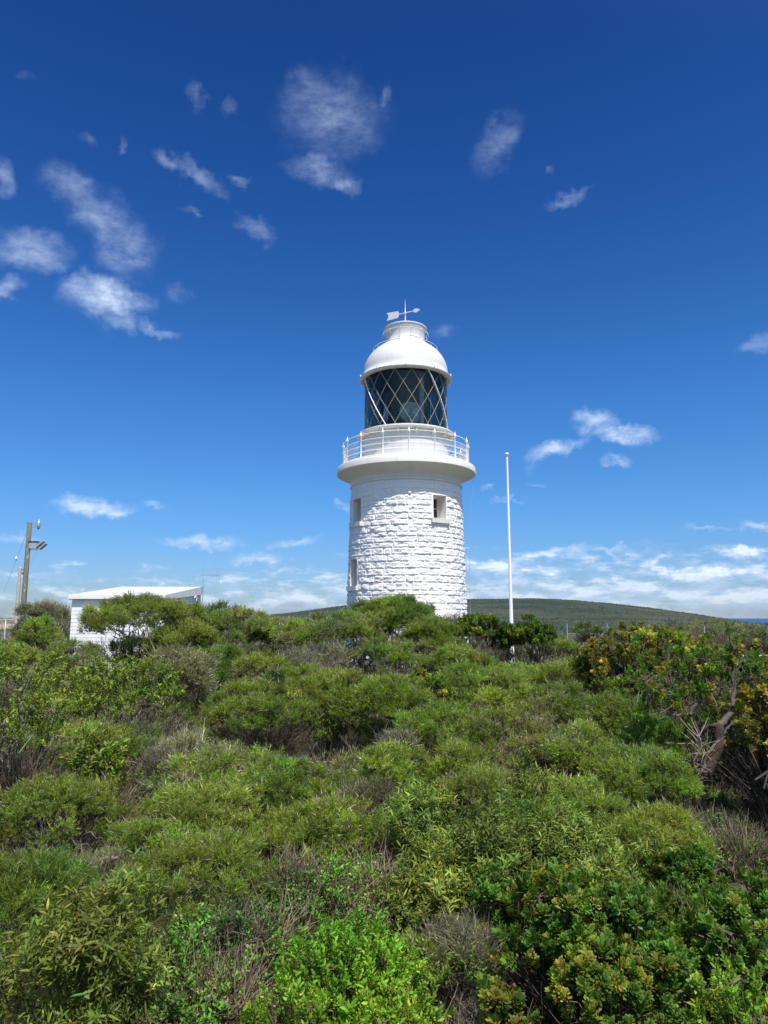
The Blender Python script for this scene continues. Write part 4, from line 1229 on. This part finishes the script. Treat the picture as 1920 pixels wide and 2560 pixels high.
# open banksias on the right
s('yellow', 1375, 1345, 12.5, 250, 'large open banksia with yellow green leaf clusters, right of the fence', cz=.74, chh=.26, tr=.075, lo=.12, gn=.17, cl=34, crf=.8, dens=1.2)
s('tint', 1545, 1372, 10.5, 260, 'open banksia with many bare dark branches and few leaves at the right edge', cz=.68, chh=.32, tr=.085, lo=.2, gn=.17, cl=34, crf=.5, dens=.8)
s('bank', 1290, 1400, 13.5, 110, 'dark leafy banksia against the left side of the open yellow one', cz=.62, chh=.35, gn=.2)
s('tint', 1470, 1372, 11.6, 190, 'banksia with dull green and rusty leaves, right of the open yellow one', cz=.7, chh=.3, tr=.06, lo=.2, gn=.17, cl=26, crf=.6, dens=.8)
s('tint', 1610, 1420, 9.0, 200, 'leaning banksia with sparse dark leaves at the right edge', cz=.62, chh=.38, tr=.07, lo=.2, gn=.2, cl=26, crf=.5, dens=.8)
s('dead', 1580, 1500, 9.4, 200, 'tall tangle of dark bare twigs behind the leaning banksia at the right edge', tr=.03, gn=.3, dens=.8, cz=.55, chh=.45)
s('bank', 1375, 1450, 11.8, 200, 'dark leafy banksia low under the yellow one', cz=.6, chh=.4, dens=.7)
s('yellow', 1650, 1480, 7.6, 130, 'yellow leaved banksia cut off by the right edge', cz=.7, chh=.32, tr=.05, gn=.24)
s('glossy', 1620, 1530, 11.8, 150, 'fresh green small leaved bush behind the twisted trunk at the right edge', dens=.6)
s('dead', 1455, 1480, 10.8, 200, 'maze of bare dark twigs under the open banksias', tr=.04, gn=.3, dens=.6)
s('heath', 1340, 1500, None, 150, 'feathery heath mound below the open yellow banksia', H=1.3)
s('heath', 1420, 1550, None, 130, 'feathery heath mound left of the twisted trunk', H=1.15)
s('mixed', 1250, 1560, None, 170, 'grey tinged feathery mound below the open yellow banksia, lower left', H=1.05)
LIMB_TIPS = []
# the thick twisted trunk whose limbs carry the sparse crowns at the right edge
Dt = 8.3
def tp_(pts, dj=0.0):
    o = []
    for k, (a, b) in enumerate(pts):
        v = at(a, b, Dt + dj * k / max(1, len(pts) - 1)); o.append([v[0], v[1], v[2]])
    return np.array(o)
tb = tp_([(1508, 1760), (1513, 1695), (1531, 1655), (1549, 1622), (1556, 1592), (1554, 1567)])
org = np.array([tb[0][0], tb[0][1], float(ground_z(tb[0][0], tb[0][1]))])
bt = empty('banksia_tree', tuple(org), 'open banksia tree on a thick twisted brown trunk with forking limbs near the right edge', 'tree')
def smooth_(P, n_):
    t = np.linspace(0, len(P) - 1, n_); k = np.minimum(t.astype(int), len(P) - 2); f = (t - k)[:, None]
    Q_ = P[k] * (1 - f) + P[k + 1] * f
    for _ in range(2): Q_[1:-1] = (Q_[:-2] + 2 * Q_[1:-1] + Q_[2:]) / 4
    return Q_ + rf0.normal(0, .006, Q_.shape)
rf0 = np.random.default_rng(3)
tb[0][2] = org[2] - .05
mb = MB(); tubes(mb, [smooth_(tb, 16) - org], [np.linspace(.085, .050, 16)], 10, (.062, .042, .032)); mb.build('trunk', M_bark, bt, smooth=True)
for pts, r0_, r1_, dj, c_ in (
        ([(1554, 1567), (1570, 1556), (1583, 1526), (1583, 1509), (1587, 1478), (1580, 1440), (1590, 1405)], .058, .016, .2, (.10, .085, .07)),
        ([(1554, 1567), (1528, 1568), (1510, 1585), (1497, 1570), (1487, 1544), (1464, 1509), (1450, 1474), (1440, 1430), (1448, 1395)], .045, .014, .5, (.07, .055, .045)),
        ([(1487, 1544), (1511, 1513), (1516, 1500), (1530, 1470), (1527, 1430)], .030, .010, .3, (.07, .055, .045)),
        ([(1531, 1655), (1512, 1662), (1500, 1670), (1497, 1645), (1494, 1630)], .040, .012, -.3, (.15, .12, .095)),
        ([(1520, 1672), (1524, 1640), (1512, 1610), (1510, 1590)], .020, .010, -.2, (.34, .29, .22)),
        ([(1556, 1592), (1580, 1560), (1605, 1570), (1640, 1585)], .026, .010, .3, (.07, .055, .045)),
        ([(1583, 1526), (1610, 1500), (1622, 1460), (1640, 1430)], .028, .010, .4, (.09, .075, .06)),
        ([(1464, 1509), (1440, 1500), (1410, 1480), (1385, 1470)], .020, .008, .4, (.12, .10, .085)),
        ([(1487, 1544), (1450, 1545), (1420, 1525), (1400, 1515)], .018, .007, .2, (.14, .12, .10))):
    mb = MB(); P_ = smooth_(tp_(pts, dj), 20) - org
    tubes(mb, [P_], [np.linspace(r0_ * .72, r1_ * .6, 20)], 7, c_)
    tw_ = []
    for k in range(26):
        a_ = P_[rf0.integers(6, 20)]; d_ = unit(rf0.normal(size=3) + np.array([0, 0, .7])) * rf0.uniform(.12, .38)
        tw_.append([a_, a_ + d_ * .5 + rf0.normal(0, .02, 3), a_ + d_])
    tubes(mb, tw_, np.tile([.006, .0045, .002], (26, 1)), 4, c_)
    mb.build('limb', M_bark, bt, smooth=True)
    if c_[0] < .2: LIMB_TIPS += [t_[2] for t_ in tw_ if t_[2][2] > 1.1]
LT = np.array(LIMB_TIPS); LT = LT[rf0.random(len(LT)) < .5]
LT = np.concatenate([LT + rf0.normal(0, .05, LT.shape) for _ in range(2)])
mb = MB(); put(mb, T['rosette'] + T['yellow'][:1], LT, unit(rf0.normal(0, .5, LT.shape) + np.array([0, 0, 1.])), rf0.uniform(.8, 1.3, len(LT)), 1 + rf0.normal(0, .12, (len(LT), 3)), rf0)
mb.build('foliage', M_leaf, bt)
# middle front
s('heath', 60, 1545, None, 240, 'feathery green mound at the left edge, above the dead twigs', H=1.15)
s('mixed', 230, 1560, None, 220, 'soft grey green mound left of centre', H=1.1)
s('olive', 215, 1590, None, 90, 'small leafy green sapling rising from the feathery mounds on the left', H=1.2, dens=.7)
s('dead', 395, 1590, None, 150, 'patch of bare grey twigs with one pale upright stick, left of centre', H=1.0)
s('mixed', 500, 1610, None, 200, 'grey twigged feathery mound, right of the patch of bare grey twigs', H=1.0)
s('heath', 610, 1640, None, 170, 'yellow green feathery mound left of the brown patch', H=.95)
s('heath', 420, 1700, None, 260, 'wide bright feathery mound in the left foreground', H=.95)
s('heath', 120, 1680, None, 260, 'wide feathery mound at the left edge of the middle ground', H=.95)
s('heath', 690, 1730, None, 170, 'feathery mound left of the tall wattle', H=.8)
s('brown', 800, 1690, None, 150, 'reddish brown dried bush in the middle of the scrub', H=.75, dens=1.2)
s('lance', 905, 1690, None, 110, 'slender wattle with pale lance leaves right of the reddish brown bush', H=1.0, cz=.62, chh=.4)
s('heath', 1380, 1620, None, 180, 'bright feathery mound in front of the twisted trunk', H=1.0)
s('heath', 1230, 1680, None, 180, 'feathery mound behind the broad wattle', H=.9)
s('lance', 1145, 1640, None, 60, 'single tall wattle shoot above the broad wattle', H=1.15, cz=.7, chh=.35, dens=.8)
s('mixed', 1040, 1660, None, 150, 'grey twigged mound between the two wattles', H=.9)
s('heath', 1420, 1740, None, 160, 'feathery mound left of the bare soil at the right edge', H=.8)
# foreground
s('heath', 30, 1850, None, 280, 'feathery mound in the left foreground, left of the drooping wattle', H=.95)
s('dead', 215, 1830, None, 200, 'dark tangle of dead twigs in the left foreground', H=.75)
s('heath', 420, 1810, None, 260, 'feathery mound in the left foreground, right of the dark tangle', H=.85)
s('lance', 200, 1925, None, 250, 'drooping yellow green wattle in the lower left corner', H=1.0, dens=1.15)
s('lance', 1130, 1745, None, 340, 'broad wattle with long pale green leaves right of the centre', H=.95, dens=1.1)
s('lance', 930, 1830, None, 150, 'dark green leafy wattle seedling left of the broad wattle', H=.75)
s('small', 480, 1945, None, 330, 'low creeping shrub with small green leaves and dry brown ones, left of the lower centre', H=.70)
s('small', 690, 1850, None, 380, 'low creeping shrub with small leaves, above the bright glossy shrub', H=.68)
s('small', 400, 2080, None, 300, 'small leaved creeper at the bottom edge beside the drooping wattle', H=.60)
s('glossy', 765, 1985, None, 300, 'bright yellow green glossy shrub in the lower centre', H=.72)
s('glossy', 640, 2120, None, 230, 'bright glossy shrub at the bottom edge, left of the lower centre', H=.66)
s('glossy', 860, 2130, None, 200, 'bright glossy shrub at the bottom edge, right of the lower centre', H=.66)
s('dead', 1010, 1990, None, 190, 'spread of fine bare grey twigs in the lower centre right', H=.55, dens=.7)
s('tint', 1230, 1880, None, 240, 'banksia with yellow and orange tinted leaves in the right foreground', H=.95, cz=.6, chh=.4)
s('bank', 1060, 1880, None, 120, 'dark green banksia seedling above the bare grey twigs', H=.8)
s('bank', 1330, 1900, None, 200, 'dark green banksia right of the tinted one in the right foreground', H=.95, cz=.6, chh=.4)
s('bank', 1480, 1830, None, 170, 'dark green banksia below the bare soil in the right foreground', H=.8, cz=.6, chh=.4)
s('tint', 1300, 2010, None, 200, 'low tinted banksia in the lower right foreground', H=.8, cz=.6, chh=.4)
s('tint', 1085, 2110, None, 90, 'little tinted banksia among bare twigs at the bottom edge', H=.62)
s('bank', 1560, 1930, None, 190, 'dark green banksia at the right edge of the foreground', H=.8)
s('bank', 1440, 2010, None, 180, 'dark green banksia in the lower right corner, left one', H=.75)
s('bank', 1640, 1880, None, 130, 'dark green banksia cut off by the right edge in the foreground', H=.8)
s('glossy', 1600, 2080, None, 220, 'light green large tufted shrub in the lower right corner', H=.78)
s('small', 1600, 1810, None, 150, 'low leafy creeper beside the rocks at the right edge', H=.35)
s('brown', 1640, 1740, None, 120, 'rusty low bush on the bare soil at the far right edge', H=.3)
s('small', 1555, 1755, None, 170, 'low leafy creeper spreading over the bare soil near the right edge', H=.4)
s('small', 1530, 1700, None, 130, 'low leafy creeper at the foot of the twisted trunk', H=.4)
s('lance', 1400, 1810, None, 100, 'small wattle between the banksias in the right foreground', H=.8)

# ------------------------------------------------------------------ heath that nobody could count, between and under the shrubs
rf = np.random.default_rng(77)
def canopy(x, y):
    r = np.hypot(x, y)
    h = .20 + .42 * sstep(fbm(x * .75 + 3, y * .75 + 8, 2, 2), .30, .72) + .16 * (fbm(x * 2.6, y * 2.6, 4, 2) - .5)
    h = h * (.62 + .38 * sstep(r, 2.5, 6)) + .25 * sstep(r, 12, 20)
    return h
def field(n_, r0, r1, amax, p=1.0):
    r = (r0 ** (2 * p) + rf.random(n_) * (r1 ** (2 * p) - r0 ** (2 * p))) ** (1 / (2 * p))
    a = rf.uniform(-amax, amax, n_)
    return r * np.sin(a), r * np.cos(a)
def clear(x, y):
    ok = np.hypot(x - TX, y - 36) > 4.0
    ok &= ~((x > -17.2) & (x < -8.5) & (y > 27.6) & (y < 36.2))
    # bare soil at the right edge, and the road
    ok &= ~(((x / np.maximum(y, .1) - .49) / .075) ** 2 + ((y - 7.4) / 2.2) ** 2 < 1)
    ok &= ~((y > 33) & (y < 46) & (x > 13))
    return ok
mb = MB(); sm = MB()
for (n_, r0, r1, sc0, sc1, pw) in ((6500, 1.6, 4.6, .42, .72, .7), (9500, 4.6, 9, .6, 1.0, .8), (9000, 9, 24, 1.0, 1.6, .8)):
    x, y = field(n_, r0, r1, .64, pw)
    ok = clear(x, y); x = x[ok]; y = y[ok]
    ok = ~((np.abs(np.interp(x, [-14, 4, 9, 16, 30], [27, 27.8, 29.5, 31, 33]) - y) < 1.0)); x = x[ok]; y = y[ok]
    h = canopy(x, y); e = .12
    gx = (canopy(x + e, y) - canopy(x - e, y)) / (2 * e); gy = (canopy(x, y + e) - canopy(x, y - e)) / (2 * e)
    A = unit(np.stack([-gx * .7 + rf.normal(0, .25, len(x)), -gy * .7 + rf.normal(0, .25, len(x)), np.ones(len(x))], -1))
    gap = fbm(x * 2.3 + 11, y * 2.3, 7, 2)
    kp = (gap > .44) | (rf.random(len(x)) < .22)
    z = ground_z(x, y) + h - .14 - np.abs(rf.normal(0, .05, len(x))) - .20 * (1 - sstep(gap, .34, .48)) + .10 * sstep(gap, .5, .7)
    x = x[kp]; y = y[kp]; z = z[kp]; A = A[kp]; h = h[kp]
    P = np.stack([x, y, z], -1)
    S_ = rf.uniform(sc0, sc1, len(x))
    t1 = fbm(x * .55 + 40, y * .55, 6, 3); t2 = fbm(x * 1.3, y * 1.3 + 30, 2, 3)
    tint = (1 + (t2[:, None] - .5) * np.array([.9, .5, .6])) * (1 + rf.normal(0, .10, (len(x), 1)))
    dist = np.hypot(x, y)
    sel = np.where(t1 < .40, 1, np.where(t1 > .60, 2, 0)); sel = np.where(rf.random(len(x)) < .05, 3, sel)
    sel = np.where((dist < 4.4) & (x > -1.3) & (rf.random(len(x)) < .75), 4, sel)
    S_ = np.where(sel == 4, S_ * 1.7, S_)
    for k, nm_ in enumerate(('heath', 'grey', 'heath', 'dead', 'small')):
        q = sel == k
        put(mb, T[nm_], P[q], A[q], S_[q], tint[q], rf)
    # dry stems under the canopy
    ns = int(n_ * .8)
    x, y = field(ns, r0, r1, .64, pw); ok = clear(x, y); x = x[ok]; y = y[ok]
    h = canopy(x, y); P = np.stack([x, y, ground_z(x, y) + h * rf.uniform(-.05, .50, len(x)) ], -1)
    put(sm, [STICK], P, np.column_stack([rf.normal(0, .35, (len(x), 2)), np.ones(len(x))]), rf.uniform(.8, 1.3, len(x)) * sc0, np.tile((1 + rf.normal(0, .2, (len(x), 1))), (1, 3)), rf)
tag(mb.build('low_heath', M_leaf), 'continuous low feathery heath filling the ground between the shrubs', 'heath', kind='stuff')
tag(sm.build('dry_stems', M_bark), 'dry grey stems standing under the low heath', 'undergrowth', kind='stuff')
# scrub on the slopes beyond
mb = MB()
for (n_, r0, r1, s0, s1, pw) in ((5200, 24, 110, 2.2, 4.2, .35), (6500, 110, 930, 4.5, 9, .5)):
    x, y = field(n_, r0, r1, .60, pw)
    ok = clear(x, y); x = x[ok]; y = y[ok]; r = np.hypot(x, y)
    ok = ~((np.abs(np.interp(x, [-14, 4, 9, 16, 30], [27, 27.8, 29.5, 31, 33]) - y) < 1.6)); x = x[ok]; y = y[ok]; r = r[ok]
    P = np.stack([x, y, ground_z(x, y) - .05 * 1], -1)
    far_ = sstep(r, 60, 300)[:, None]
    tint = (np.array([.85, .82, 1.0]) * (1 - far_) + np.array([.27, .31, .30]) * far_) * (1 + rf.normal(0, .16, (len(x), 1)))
    S_ = rf.uniform(s0, s1, len(x)) * (.7 + .6 * vnoise(x * .02, y * .02)) * np.where(r < 110, 1, .8)
    A = unit(np.column_stack([rf.normal(0, .2, (len(x), 2)), np.ones(len(x))]))
    h_ = rf.random(len(x)) < .65
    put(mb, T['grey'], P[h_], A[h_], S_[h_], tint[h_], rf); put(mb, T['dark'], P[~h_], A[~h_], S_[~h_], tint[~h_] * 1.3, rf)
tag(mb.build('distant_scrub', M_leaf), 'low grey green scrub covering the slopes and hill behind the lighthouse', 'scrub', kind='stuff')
